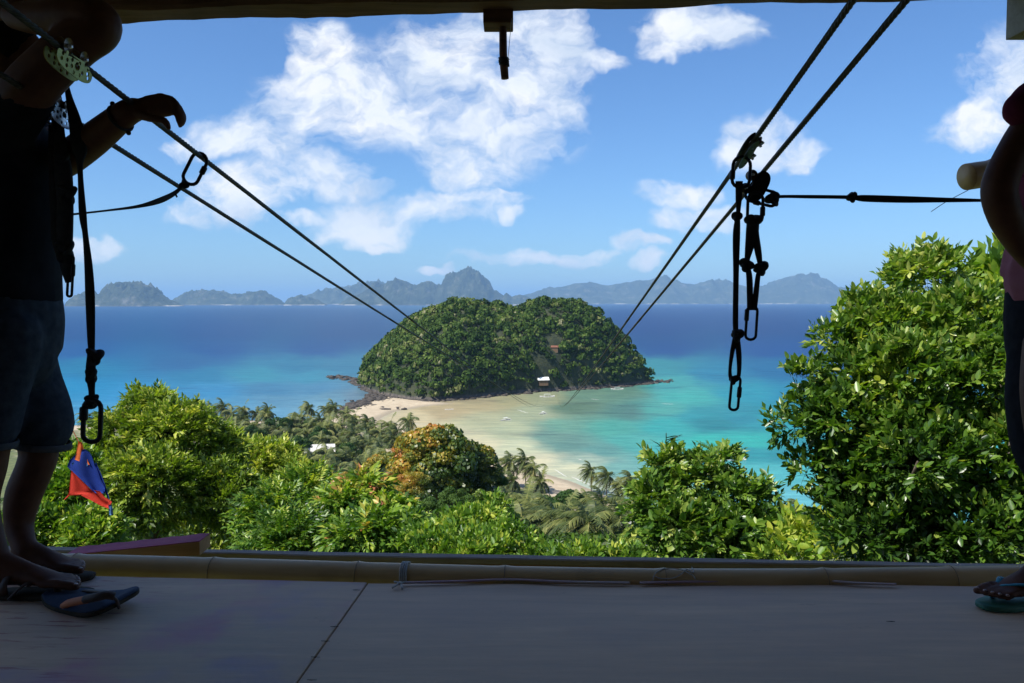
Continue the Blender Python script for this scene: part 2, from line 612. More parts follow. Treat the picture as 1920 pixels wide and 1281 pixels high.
def water_mat(t, b):
    p = t.pos()
    base = t.attr('water', 'Color')
    streak = t.noise(t.mapping(p, scale=(0.004, 0.012, 1)), 1.0, 5, 0.6)
    fine = t.noise(t.mapping(p, scale=(0.06, 0.22, 1), rot=(0, 0, 0.25)), 1.0, 6, 0.7)
    c = t.mix(t.math('MULTIPLY', t.maprange(streak, 0.4, 0.62), 0.6), base, t.mix(1.0, base, (0.74, 0.80, 0.88), 'MULTIPLY'))
    c = t.mix(t.math('MULTIPLY', t.maprange(fine, 0.42, 0.6), 0.55), c, t.mix(1.0, base, (1.42, 1.34, 1.26), 'MULTIPLY'))
    sp_ = t.new('ShaderNodeSeparateXYZ'); t.l.new(p, sp_.inputs[0])
    rf = t.maprange(t.noise(t.mapping(p, scale=(0.010, 0.030, 1), rot=(0, 0, -0.35)), 1.0, 8, 0.72, 0.6), 0.53, 0.66)
    rf = t.math('MULTIPLY', rf, t.math('MULTIPLY', t.maprange(sp_.outputs[1], 1100, 600), t.maprange(sp_.outputs[1], 255, 330)))
    c = t.mix(t.math('MULTIPLY', rf, 0.5), c, t.mix(1.0, c, (0.52, 0.50, 0.60), 'MULTIPLY'))
    cap = t.noise(t.mapping(p, scale=(0.035, 0.10, 1)), 3.0, 5, 0.75)
    c = t.mix(t.maprange(cap, 0.735, 0.77), c, (0.55, 0.6, 0.62))
    t.l.new(c, b.inputs['Base Color'])
    b.inputs['Roughness'].default_value = 0.4
    b.inputs['IOR'].default_value = 1.33
    b.inputs['Specular IOR Level'].default_value = 0.13
    h = t.noise(t.mapping(p, scale=(0.25, 0.7, 1), rot=(0, 0, 0.2)), 1.0, 6, 0.65)
    h2 = t.noise(t.mapping(p, scale=(0.03, 0.08, 1), rot=(0, 0, 0.35)), 1.0, 4, 0.6)
    n1 = t.bump(h, 0.9, 0.35)
    t.l.new(t.bump(h2, 0.8, 1.5, n1), b.inputs['Normal'])


M_water = material('sea_water', water_mat)
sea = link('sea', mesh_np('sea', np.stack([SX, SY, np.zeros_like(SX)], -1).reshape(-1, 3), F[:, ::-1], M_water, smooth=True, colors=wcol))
tag(sea, kind='structure')

# --- land (one sheet: hill, grove floor, beach, tombolo)
gy = np.concatenate([np.linspace(-190, 0, 20)[:-1], np.linspace(0, 40, 40)[:-1], np.linspace(40, 200, 90)[:-1], np.linspace(200, 600, 220)])
gx = np.concatenate([np.linspace(-800, -170, 20)[:-1], np.linspace(-170, 150, 190)[:-1], np.linspace(150, 700, 20)])
GX, GY = np.meshgrid(gx, gy)
GZ = land_z(GX, GY)
near_beach = np.exp(-((GZ - 0.9) / 0.9) ** 2)
GZ = GZ + 0.05 * near_beach * fbm2(GX, GY, 0.5, 3)
idx = np.arange(GX.size).reshape(GX.shape)
F = np.stack([idx[:-1, :-1], idx[:-1, 1:], idx[1:, 1:], idx[1:, :-1]], -1).reshape(-1, 4)


def land_mat(t, b):
    p = t.pos()
    s = t.new('ShaderNodeSeparateXYZ'); t.l.new(p, s.inputs[0])
    sand = t.ramp(t.noise(p, 0.25, 6), [(0.3, (0.36, 0.285, 0.19)), (0.7, (0.48, 0.40, 0.28))])
    wet = t.mix(t.maprange(s.outputs[2], 0.5, 0.1), sand, (0.27, 0.225, 0.155))
    debris = t.maprange(t.noise(t.mapping(p, scale=(1, 1, 1)), 0.9, 7, 0.75), 0.56, 0.66)
    wet = t.mix(t.math('MULTIPLY', debris, 0.5), wet, (0.07, 0.055, 0.04))
    grass = t.ramp(t.noise(p, 0.35, 6), [(0.3, (0.045, 0.06, 0.018)), (0.6, (0.10, 0.12, 0.035)), (0.8, (0.20, 0.17, 0.09))])
    zz = t.math('ADD', s.outputs[2], t.math('MULTIPLY', t.math('SUBTRACT', t.noise(p, 0.08, 4), 0.5), 1.6))
    t.l.new(t.mix(t.maprange(zz, 2.1, 2.6), wet, grass), b.inputs['Base Color'])
    b.inputs['Roughness'].default_value = 0.9
    t.l.new(t.bump(t.noise(p, 2.0, 6), 0.6, 0.15), b.inputs['Normal'])


land = link('ground', mesh_np('ground', np.stack([GX, GY, GZ], -1).reshape(-1, 3), F, material('sand_and_soil', land_mat), smooth=True))
tag(land, kind='structure')

# --- the near island: two humps
SIL = [(652, 735), (676, 712), (690, 668), (720, 640), (760, 606), (800, 580), (840, 565), (870, 561), (888, 566), (905, 570), (940, 572), (962, 581), (988, 567),
       (1020, 560), (1050, 560), (1075, 564), (1110, 578), (1140, 597), (1160, 622), (1190, 655), (1210, 684), (1232, 716)]
YR = 622.0
sil_x = np.array([ray(a, 640)[0] * YR for a, b in SIL]); sil_z = np.array([CZ + ray(a, b)[1] * YR for a, b in SIL])
sil_z[0] = 0; sil_z[-1] = 0
base_px = [(660, 716), (690, 733), (720, 742), (760, 749), (810, 752), (880, 747), (980, 737), (1100, 729), (1170, 724), (1215, 719), (1236, 714)]
bx = np.array([xy(*q)[0] for q in base_px]); by = np.array([xy(*q)[1] for q in base_px])


def island_z(x, y):
    ang = x / y
    xr = ang * YR
    top = np.interp(xr, sil_x, sil_z, left=0, right=0)
    front = np.interp(ang, bx / by, by)
    back = YR + (YR - front) * 0.9 + 8
    tt = np.where(y < YR, (YR - y) / np.maximum(YR - front, 3), (y - YR) / np.maximum(back - YR, 3))
    prof = np.sqrt(np.clip(1 - np.clip(tt, 0, 1) ** 2.3, 0, 1)) * 0.8 + 0.2 * np.clip(1 - tt, 0, 1)
    z = (top - 3.2) * prof
    rid = fbm2(x, y, 0.05, 4, 0.9)
    z = z * (1 + 0.035 * rid) + 3.0 * rid * prof * np.clip(tt * 2.5, 0.25, 1)
    # narrows at both ends
    endf = np.clip((ang - bx[0] / by[0]) / 0.02, 0, 1) * np.clip((bx[-1] / by[-1] - ang) / 0.02, 0, 1)
    z = np.maximum(z, 0) * np.clip(endf, 0, 1) ** 0.5 + 0.9
    return np.where((tt >= 1) | (endf <= 0), -1.5 - 1.5 * (tt > 1.1), z)


ix = np.linspace(-140, 140, 170); iy = np.linspace(490, 760, 150)
IX, IY = np.meshgrid(ix, iy)
IZ = island_z(IX, IY)
idx = np.arange(IX.size).reshape(IX.shape)
F = np.stack([idx[:-1, :-1], idx[:-1, 1:], idx[1:, 1:], idx[1:, :-1]], -1).reshape(-1, 4)


def island_mat(t, b):
    p = t.pos()
    s = t.new('ShaderNodeSeparateXYZ'); t.l.new(p, s.inputs[0])
    rock = t.ramp(t.noise(p, 0.4, 7, 0.7), [(0.35, (0.035, 0.03, 0.028)), (0.6, (0.11, 0.095, 0.08)), (0.75, (0.26, 0.22, 0.17))])
    soil = t.ramp(t.noise(p, 0.2, 5), [(0.4, (0.02, 0.03, 0.012)), (0.7, (0.05, 0.055, 0.02))])
    t.l.new(t.mix(t.maprange(s.outputs[2], 1.5, 3.0), rock, soil), b.inputs['Base Color'])
    b.inputs['Roughness'].default_value = 0.9
    t.l.new(t.bump(t.noise(p, 0.8, 6), 0.8, 0.8), b.inputs['Normal'])


island = link('island', mesh_np('island', np.stack([IX, IY, IZ], -1).reshape(-1, 3), F, material('island_rock', island_mat), smooth=True))
tag(island, kind='structure')

def island_hit(px, py, up=1.0):
    u, v = ray(px, py)
    for Y in np.arange(500, 640, 0.5):
        if float(island_z(np.array([u * Y]), np.array([Y]))[0]) + up >= CZ + v * Y:
            return float(Y)
    return 600.0


TENT_Y, LOOK_Y = island_hit(1018, 712), island_hit(1040, 652)

# --- far islands: ridges with real depth, 7 to 20 km away
def far_range(name, prof, dist, depth, seed):
    xs = np.array([ray(a, 640)[0] * dist for a, b in prof]); zs = np.array([CZ + ray(a, b)[1] * dist for a, b in prof])
    zs = np.maximum(zs, 0)
    n = int(max(60, min(420, (prof[-1][0] - prof[0][0]) / 1.6))); m = 40
    X = np.linspace(xs[0], xs[-1], n); T = np.linspace(-1, 1, m)
    XX, TT = np.meshgrid(X, T)
    top = np.interp(XX, xs, zs)
    wid = depth * (0.25 + 0.75 * np.sqrt(np.clip(top / max(zs.max(), 1), 0, 1)))
    YY = dist + TT * wid
    s = 14.0 / (xs[-1] - xs[0] + depth * 3) * 2
    nz = fbm2(XX, YY * 1.3, s * 2.2, 6, seed)
    prof_ = np.clip(1 - np.abs(TT) ** 1.5, 0, 1) ** 0.75
    Z = top * prof_ * (1 + 0.5 * nz * np.clip(np.abs(TT) * 3, 0, 1)) + top * 0.02 * fbm2(XX, YY, s * 14, 3, seed + 1)
    Z = np.where(np.abs(TT) >= 0.999, -5, Z)
    idx = np.arange(XX.size).reshape(XX.shape)
    F = np.stack([idx[:-1, :-1], idx[:-1, 1:], idx[1:, 1:], idx[1:, :-1]], -1).reshape(-1, 4)
    o = link(name, mesh_np(name, np.stack([XX, YY, Z], -1).reshape(-1, 3), F, M_far, smooth=True))
    tag(o, kind='structure')


def far_mat(t, b):
    p = t.pos()
    s = t.new('ShaderNodeSeparateXYZ'); t.l.new(p, s.inputs[0])
    c = t.ramp(t.noise(p, 0.006, 8, 0.7), [(0.35, (0.018, 0.026, 0.014)), (0.56, (0.055, 0.065, 0.032)), (0.68, (0.16, 0.15, 0.125))])
    shore = t.mix(t.maprange(s.outputs[2], 14.0, 6.0), c, t.ramp(t.noise(p, 0.003, 3), [(0.48, (0.10, 0.09, 0.075)), (0.56, (0.55, 0.5, 0.42))]))
    t.l.new(shore, b.inputs['Base Color'])
    b.inputs['Roughness'].default_value = 0.95
    b.inputs['Specular IOR Level'].default_value = 0.1
    t.l.new(t.bump(t.noise(p, 0.02, 7, 0.7), 1.0, 40.0), b.inputs['Normal'])


M_far = material('far_limestone_forest', far_mat)
far_range('distant_island', [(138, 574), (146, 556), (160, 548), (172, 546), (184, 553), (195, 559), (198, 545), (214, 536), (236, 529), (256, 531), (278, 534), (292, 542), (300, 552), (318, 561), (342, 574)], 10500, 420, 0.4)
far_range('distant_island', [(316, 571), (340, 556), (356, 548), (374, 546), (398, 545), (425, 548), (438, 553), (460, 551), (478, 547), (490, 544), (505, 551), (520, 560), (534, 571)], 13500, 520, 1.4)
far_range('distant_island', [(536, 571), (542, 561), (556, 556), (566, 553), (580, 557), (596, 562), (612, 571)], 13000, 260, 2.2)
far_range('distant_island', [(560, 569), (580, 553), (604, 545), (640, 539), (676, 534), (710, 526), (730, 538), (760, 560), (800, 566)], 17000, 900, 3.1)
far_range('distant_island', [(640, 571), (660, 556), (684, 548), (700, 534), (706, 528), (716, 533), (732, 528), (748, 524), (764, 528), (778, 536), (794, 530), (806, 528), (822, 536), (832, 531), (838, 514),
                             (856, 514), (866, 508), (880, 504), (890, 508), (904, 518), (918, 528), (926, 544), (944, 555), (950, 549), (960, 556), (974, 553), (990, 557), (1010, 571)], 13500, 900, 4.6)
far_range('distant_island', [(930, 568), (970, 558), (1000, 550), (1030, 541), (1060, 536), (1090, 530), (1110, 529), (1140, 537), (1160, 534), (1190, 527), (1220, 524), (1243, 517), (1256, 525), (1280, 531),
                             (1300, 533), (1328, 527), (1340, 533), (1356, 526), (1376, 533), (1400, 541), (1430, 537), (1460, 527), (1480, 520), (1496, 517), (1512, 519), (1530, 527), (1560, 541), (1600, 540), (1650, 545), (1720, 550), (1800, 556), (1900, 568)], 20000, 1500, 5.9)

# ------------------------------------------------------------------ haze
hz = MB().box((0, 20000, 398), (190000, 141000, 804))
hz_o = hz.build('haze', None, None, False)
hm = bpy.data.materials.new('sea_air')
hm.use_nodes = True
hm.node_tree.nodes.clear()
_o = hm.node_tree.nodes.new('ShaderNodeOutputMaterial')
_v = hm.node_tree.nodes.new('ShaderNodeVolumePrincipled')
_v.inputs['Color'].default_value = (0.36, 0.64, 1.0, 1)
_v.inputs['Density'].default_value = 4.6e-5
_v.inputs['Anisotropy'].default_value = 0.0
hm.node_tree.links.new(_v.outputs[0], _o.inputs['Volume'])
hz_o.data.materials.append(hm)
tag(hz_o, kind='stuff')
# ------------------------------------------------------------------ vegetation
def leaf_simple(w=0.4, droop=0.15, fold=0.1):
    V = [(0, 0, 0), (w / 2, 0.5, fold * w), (0, 1, -droop), (-w / 2, 0.5, fold * w), (0, 0.5, -fold * w)]
    return np.array(V, float), np.array([(0, 1, 2, 4), (0, 4, 2, 3)])


def leaf_fine(w=0.45, droop=0.12, fold=0.12):
    def z(y): return -droop * y * y
    V = [(0, 0, 0), (0, 0.5, z(.5) - fold * w * 0.5), (0, 1, z(1))]
    for s in (1, -1):
        V += [(s * w * .40, .2, z(.2) + fold * w), (s * w * .5, .48, z(.48) + fold * w), (s * w * .34, .8, z(.8) + fold * w * .5)]
    return np.array(V, float), np.array([(0, 3, 4, 1), (1, 4, 5, 2), (0, 1, 7, 6), (1, 2, 8, 7)])


def rot_from(dirs, ups=None):
    """matrices (M,3,3) whose columns are x, y=dirs, z"""
    d_ = dirs / np.linalg.norm(dirs, axis=1, keepdims=True)
    if ups is None:
        ups = np.tile(np.array([0, 0, 1.0]), (len(d_), 1))
    x = np.cross(d_, ups)
    n = np.linalg.norm(x, axis=1, keepdims=True)
    x = np.where(n < 1e-4, np.array([1.0, 0, 0]), x / np.maximum(n, 1e-9))
    z = np.cross(x, d_)
    return np.stack([x, d_, z], -1)


def stamp(proto, mats, pos, scale, tint, tint_jit=0.0):
    V, Fq = proto[0], proto[1]
    pt = proto[2] if len(proto) > 2 else np.zeros(len(Fq))
    M = len(pos)
    scale = np.broadcast_to(np.asarray(scale, float), (M,))
    out = np.einsum('mij,nj->mni', mats, V) * scale[:, None, None] + pos[:, None, :]
    F_ = (Fq[None] + (np.arange(M) * len(V))[:, None, None]).reshape(-1, Fq.shape[1])
    tt = (np.asarray(tint)[:, None] + pt[None]).ravel()
    if tint_jit:
        tt = tt + rs.normal(0, tint_jit, tt.shape)
    return out.reshape(-1, 3), F_, tt


def merge(parts):
    V = []; F_ = []; T_ = []; o = 0
    for v, f, t_ in parts:
        V.append(v); F_.append(f + o); T_.append(t_); o += len(v)
    return np.concatenate(V), np.concatenate(F_), np.concatenate(T_)


def spray(leaf, n=8, kind='alt', length=1.0, leaf_len=0.45, ang=50, lift=0.2, stem=0.012, jit=0.42, seed=1, droop=0.2):
    """a twig with leaves: alternate, pinnate pairs or whorl"""
    r = np.random.RandomState(seed)
    dirs, pos, sc = [], [], []
    def stem_at(s): return np.array([0, s * length, -droop * s * s * length])
    if kind == 'alt':
        for i in range(n):
            s = 0.15 + 0.8 * i / n
            side = 1 if i % 2 else -1
            a = R(ang) * (1 - 0.4 * s)
            dirs.append([side * math.sin(a), math.cos(a), lift + r.normal(0, jit)]); pos.append(stem_at(s)); sc.append(leaf_len * (0.8 + 0.4 * r.rand()))
        dirs.append([0, 1, lift]); pos.append(stem_at(0.97)); sc.append(leaf_len)
    elif kind == 'pin':
        for i in range(n):
            s = 0.12 + 0.85 * i / n
            for side in (1, -1):
                dirs.append([side * 1.0, 0.45 + .3 * s, -0.35 + r.normal(0, jit)]); pos.append(stem_at(s)); sc.append(leaf_len * (1 - 0.35 * abs(s - 0.45)) * (0.9 + .2 * r.rand()))
        dirs.append([0, 1, -0.2]); pos.append(stem_at(0.97)); sc.append(leaf_len * .8)
    else:
        for i in range(n):
            a = 2 * math.pi * i / n + r.normal(0, .2)
            dirs.append([math.sin(a), 0.55 + r.normal(0, .15), math.cos(a)]); pos.append(stem_at(0.8 + 0.2 * r.rand())); sc.append(leaf_len * (0.7 + 0.5 * r.rand()))
    dirs = np.array(dirs); pos = np.array(pos); sc = np.array(sc)
    ups = np.tile([0, 0, 1.0], (len(dirs), 1)) + r.normal(0, jit, (len(dirs), 3))
    V, F_, T_ = stamp(leaf, rot_from(dirs, ups), pos, sc, r.normal(0, 0.10, len(dirs)))
    ss = np.linspace(0, 1, 2); sv = []; sf = []
    for s in ss:
        c = stem_at(s)
        for k in range(3):
            a = 2.094 * k
            sv.append(c + np.array([math.cos(a), 0, math.sin(a)]) * stem * (1 - 0.6 * s))
    for i in range(1):
        for k in range(3):
            sf.append((i * 3 + k, i * 3 + (k + 1) % 3, (i + 1) * 3 + (k + 1) % 3, (i + 1) * 3 + k))
    return merge([(V, F_, T_), (np.array(sv), np.array(sf), np.full(3, -0.25))])


def crown_points(lobes, n, inner=0.55, seed=0, top_bias=0.25, gap=0.0, gapscale=3.0):
    """points and outward directions through a crown made of ellipsoid lobes"""
    r = np.random.RandomState(seed)
    C = np.array([l[0] for l in lobes], float); Rr = np.array([l[1] for l in lobes], float)
    wgt = (Rr[:, 0] * Rr[:, 1] + Rr[:, 1] * Rr[:, 2] + Rr[:, 0] * Rr[:, 2]); wgt = wgt / wgt.sum()
    pts, drs = [], []
    need = n
    while need > 0:
        m = need * 2 + 50
        k = r.choice(len(lobes), m, p=wgt)
        d_ = r.normal(0, 1, (m, 3)); d_[:, 2] += top_bias; d_ /= np.linalg.norm(d_, axis=1, keepdims=True)
        rad = inner + (1.06 - inner) * r.rand(m) ** 0.6
        bump_ = 1 + 0.13 * fbm2(d_[:, 0] * 3 + k, d_[:, 1] * 3 + d_[:, 2] * 4, 1.6, 3, seed % 7)
        p = C[k] + d_ * Rr[k] * (rad * bump_)[:, None]
        q = np.min(np.linalg.norm((p[:, None] - C[None]) / Rr[None], axis=2) + np.where(np.arange(len(lobes))[None] == k[:, None], 9, 0), axis=1)
        ok = q > 0.72
        if gap:
            s = np.mean(Rr)
            g = fbm2(p[:, 0] / s * gapscale + p[:, 2] / s * gapscale * .7, p[:, 1] / s * gapscale - p[:, 2] / s * gapscale, 1.0, 3, 1 + seed % 5)
            ok &= g > -1 + gap
        p = p[ok]; d2 = d_[ok] / Rr[k][ok]; d2 /= np.linalg.norm(d2, axis=1, keepdims=True)
        pts.append(p[:need]); drs.append(d2[:need]); need -= len(p)
    return np.concatenate(pts), np.concatenate(drs)


def foliage_mat(name, stops, rough=0.42, trans=0.30, spec=0.45, tcol=(1.5, 1.7, 0.5)):
    m = bpy.data.materials.new(name)
    m.use_nodes = True
    t = NT(m.node_tree)
    b = t.n['Principled BSDF']
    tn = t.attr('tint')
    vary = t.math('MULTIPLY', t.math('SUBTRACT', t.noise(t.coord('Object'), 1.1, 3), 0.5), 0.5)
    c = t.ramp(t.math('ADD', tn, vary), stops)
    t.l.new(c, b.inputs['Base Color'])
    b.inputs['Roughness'].default_value = rough
    b.inputs['Specular IOR Level'].default_value = spec
    tr = t.new('ShaderNodeBsdfTranslucent')
    t.l.new(t.mix(1.0, c, tcol, 'MULTIPLY'), tr.inputs['Color'])
    mx = t.new('ShaderNodeMixShader')
    mx.inputs[0].default_value = trans
    t.l.new(b.outputs[0], mx.inputs[1]); t.l.new(tr.outputs[0], mx.inputs[2])
    t.l.new(mx.outputs[0], t.n['Material Output'].inputs['Surface'])
    return m


M_bark = mottled('bark', (0.05, 0.038, 0.028), (0.15, 0.12, 0.09), 14, 0.9, bump=0.6, bdist=0.02, stretch=(1, 1, 0.3))
M_leaf_deep = foliage_mat('leaves_deep_green', [(0.0, (0.015, 0.04, 0.008)), (0.35, (0.05, 0.12, 0.014)), (0.65, (0.15, 0.25, 0.030)), (1.0, (0.46, 0.48, 0.12))], rough=0.36, spec=0.55)
M_leaf_olive = foliage_mat('leaves_yellow_green', [(0.0, (0.025, 0.045, 0.008)), (0.4, (0.085, 0.145, 0.014)), (0.7, (0.25, 0.33, 0.035)), (1.0, (0.60, 0.56, 0.12))])
M_leaf_fresh = foliage_mat('leaves_fresh_green', [(0.0, (0.015, 0.045, 0.008)), (0.4, (0.06, 0.14, 0.015)), (0.7, (0.18, 0.29, 0.028)), (1.0, (0.44, 0.46, 0.07))])
M_leaf_flush = foliage_mat('leaves_with_orange_flush', [(0.0, (0.015, 0.035, 0.008)), (0.35, (0.045, 0.09, 0.012)), (0.52, (0.13, 0.16, 0.02)), (0.72, (0.34, 0.28, 0.03)), (0.90, (0.42, 0.24, 0.03)), (1.0, (0.44, 0.17, 0.04))], tcol=(1.4, 1.3, 0.6))
M_leaf_tips = foliage_mat('green_leaves_with_orange_tips', [(0.0, (0.015, 0.045, 0.008)), (0.35, (0.055, 0.13, 0.014)), (0.65, (0.19, 0.30, 0.03)), (0.84, (0.42, 0.42, 0.06)), (0.93, (0.52, 0.24, 0.08)), (1.0, (0.50, 0.18, 0.09))])
M_leaf_dark = foliage_mat('leaves_dark_canopy', [(0.0, (0.008, 0.022, 0.006)), (0.5, (0.022, 0.058, 0.010)), (1.0, (0.07, 0.12, 0.022))], trans=0.15, rough=0.6, spec=0.15)
M_leaf_dry = foliage_mat('leaves_withered', [(0.0, (0.12, 0.06, 0.03)), (0.5, (0.30, 0.17, 0.10)), (1.0, (0.42, 0.30, 0.16))])
M_palm = foliage_mat('palm_fronds', [(0.0, (0.02, 0.035, 0.010)), (0.4, (0.055, 0.08, 0.022)), (0.7, (0.17, 0.185, 0.05)), (1.0, (0.38, 0.33, 0.12))], rough=0.5, trans=0.2, spec=0.25)
M_palmwood = mottled('palm_trunk', (0.13, 0.11, 0.09), (0.27, 0.23, 0.18), 6, 0.9, bump=0.5, bdist=0.03, stretch=(1, 1, 3))
M_forest = foliage_mat('island_forest_leaves', [(0.0, (0.012, 0.026, 0.006)), (0.3, (0.034, 0.068, 0.012)), (0.55, (0.082, 0.130, 0.022)), (0.8, (0.16, 0.17, 0.055)), (1.0, (0.30, 0.28, 0.17))], rough=0.6, trans=0.12, spec=0.08)


def tree(name, label, cat, base, lobes, sprays, n, size, mat, seed, trunk_r=0.12, group=None, inner=0.55, up=0.35, tint=(0.45, 0.16), top_tint=0.0,
         big=0, gap=0.0, jitter=0.35, top_bias=0.25, tint_fn=None, sun_tint=0.0, leaf=None, leaf_size=0.1, nlimb=26):
    """lobes: world-space ellipsoids. > trunk, crown, and the largest leaves one by one"""
    base = Vector(base)
    root = empty(name, base, label, cat, group)
    B = np.array(base)
    r = np.random.RandomState(seed)
    k_ = 1 - 0.55 * size / np.mean([l[1][0] for l in lobes])
    lobes = lumpy([(l[0], tuple(np.array(l[1]) * max(k_, 0.5))) for l in lobes], seed)
    pts, dr = crown_points(lobes, n, inner, seed, top_bias, gap)
    zmin = min(l[0][2] - l[1][2] for l in lobes); zmax = max(l[0][2] + l[1][2] for l in lobes)
    d_ = dr + np.array([0, 0, up]) + r.normal(0, jitter, dr.shape)
    mats = rot_from(d_, np.tile([0, 0, 1.0], (len(d_), 1)) + r.normal(0, 0.35, d_.shape))
    tt = r.normal(tint[0], tint[1], n) + top_tint * ((pts[:, 2] - zmin) / (zmax - zmin) - 0.5)  # tint rises up the crown: sunlit tops put into leaf colour, plus young tips
    if tint_fn is not None:
        tt = tt + tint_fn(pts)
    which = r.randint(0, len(sprays), n)
    parts = []
    for k, sp in enumerate(sprays):
        w = which == k
        if w.sum():
            parts.append(stamp(sp, mats[w], pts[w] - B, size * (0.75 + 0.5 * r.rand(w.sum())), tt[w], 0.05))
    V, F_, T_ = merge(parts)
    link('crown', mesh_np('crown', V, F_, mat, np.clip(T_, 0, 1)), root)
    root.children[0]['kind'] = 'stuff'
    # trunk and limbs
    mb = MB()
    C0 = Vector(np.mean([l[0] for l in lobes], axis=0))
    fork = base.lerp(Vector((C0.x, C0.y, zmin + (zmax - zmin) * 0.25)), 0.8)
    pth = smooth_path([base - Vector((0, 0, 0.3)), base.lerp(fork, 0.5) + Vector((r.normal(0, .1), 0, 0)), fork], 4)
    mb.tube(pth, [trunk_r * (1.2 - 0.5 * i / len(pth)) for i in range(len(pth))], 8)
    sel = r.choice(n, min(nlimb, n), replace=False)
    for j, i in enumerate(sel):
        e = Vector(pts[i])
        m_ = fork.lerp(e, 0.45) + Vector(r.normal(0, 0.12, 3)) * (e - fork).length * 0.5
        pp = smooth_path([fork - Vector((0, 0, 0.1)), m_, e], 4)
        mb.tube(pp, [trunk_r * 0.42 * (1 - 0.85 * q / len(pp)) for q in range(len(pp))], 5)
    mb.build('trunk', M_bark, root)
    # the leaves that show largest, one by one
    if big:
        lf = leaf or leaf_fine(0.46)
        lme = [mesh_np('leaf', lf[0], lf[1], mat, np.full(len(lf[1]), tv)) for tv in (0.35, 0.55, 0.75, 0.98)]
        face = dr[:, 1] < 0.1
        cand = np.where(face)[0]
        order = cand[np.argsort(np.linalg.norm(pts[cand] - np.array([0, 0, CZ]), axis=1) - 0.3 * r.rand(len(cand)))]
        step_ = max(1, len(order) // (big * 2))
        for i in order[::step_][:big]:
            dd = Vector(dr[i] + np.array([r.normal(0, .5), -0.2 + r.normal(0, .3), r.normal(0.1, .5)]))
            M3 = rot_from(np.array([dd]), np.array([[0.2, -0.6, 1.0]]))[0]
            o = bpy.data.objects.new('leaf', lme[min(3, int(r.rand() ** 1.5 * 4))])
            col.objects.link(o)
            s_ = leaf_size * (0.8 + 0.5 * r.rand())
            p_ = Vector(pts[i] - B) + Vector(dr[i]) * size * 0.4
            o.matrix_world = Matrix.Translation(p_) @ Matrix(M3.tolist()).to_4x4() @ Matrix.Scale(s_, 4)
            o.parent = root
    return root


def lobe(px, py, Y, rx, rz=None, ry=None):
    """ellipsoid at a photo position and distance; radii given in photo pixels, ry in metres"""
    c = P(px, py, Y)
    k = Y / FPX
    rz = rx if rz is None else rz
    return ((c.x, c.y, c.z), (rx * k, (rx * k if ry is None else ry), rz * k))


def lumpy(lobes, seed, sub=5, shrink=0.84, small=0.42):
    g = np.random.RandomState(seed)
    out = []
    for c, r_ in lobes:
        c = np.array(c); r_ = np.array(r_)
        out.append((tuple(c), tuple(r_ * shrink)))
        for k in range(sub):
            d_ = g.normal(0, 1, 3); d_[1] = -abs(d_[1]) * 0.7; d_[2] += 0.25; d_ /= np.linalg.norm(d_)
            q = small * (0.7 + 0.6 * g.rand())
            out.append((tuple(c + d_ * r_ * shrink * (1.02 - q * 0.35)), tuple(r_ * q * np.array([1, 1, 0.8]))))
    return out


LS, LF = leaf_simple(0.42), leaf_fine(0.48)
LS2 = leaf_simple(0.48)
LN = leaf_simple(0.40, 0.3)
LR = leaf_fine(0.62, 0.05)
SP_big = [spray(LF if s == 1 else LS2, 9, 'alt', 1.0, 0.42, 55, 0.25, seed=s) for s in (1, 2, 3)] + [spray(LF, 7, 'whorl', 0.8, 0.45, seed=5)]
SP_med = [spray(LS, 9, 'alt', 1.0, 0.42, 55, 0.2, seed=s) for s in (11, 12, 13)] + [spray(LS, 7, 'whorl', 0.8, 0.45, seed=15)]
SP_hang = [spray(LN, 9, 'alt', 1.0, 0.50, 45, -0.6, seed=s, droop=0.5) for s in (21, 22, 23)]
SP_pin = [spray(leaf_simple(0.36, 0.3), 9, 'pin', 1.0, 0.30, seed=s, droop=0.35) for s in (31, 32)]
SP_pinf = [spray(leaf_fine(0.40, 0.2), 9, 'pin', 1.0, 0.27, seed=s, droop=0.35, jit=0.15) for s in (33, 34)]


def clump(n=60, r=1.0, q=0.25, seed=0, flat=0.75):
    """a ball of loose leaf-sized faces"""
    g = np.random.RandomState(seed)
    d_ = g.normal(0, 1, (n, 3)); d_ /= np.linalg.norm(d_, axis=1, keepdims=True)
    d_[:, 2] = np.abs(d_[:, 2]) * 1.2 - 0.35
    rad = 0.75 + 0.3 * g.rand(n)
    p = d_ * rad[:, None] * r * np.array([1, 1, flat])
    nrm = d_ + g.normal(0, 0.35, (n, 3))
    tmp = g.normal(0, 1, (n, 3))
    x = np.cross(nrm, tmp); x /= np.linalg.norm(x, axis=1, keepdims=True)
    y = np.cross(nrm, x); y /= np.linalg.norm(y, axis=1, keepdims=True)
    s1 = q * (0.6 + 0.8 * g.rand(n))[:, None]; s2 = q * (0.6 + 0.8 * g.rand(n))[:, None]
    V = np.stack([p - x * s1, p - y * s2, p + x * s1, p + y * s2], 1).reshape(-1, 3)
    return V, np.arange(4 * n).reshape(-1, 4), g.normal(0, 0.08, n)


CL = [clump(56, 1.0, 0.22, s) for s in range(5)]

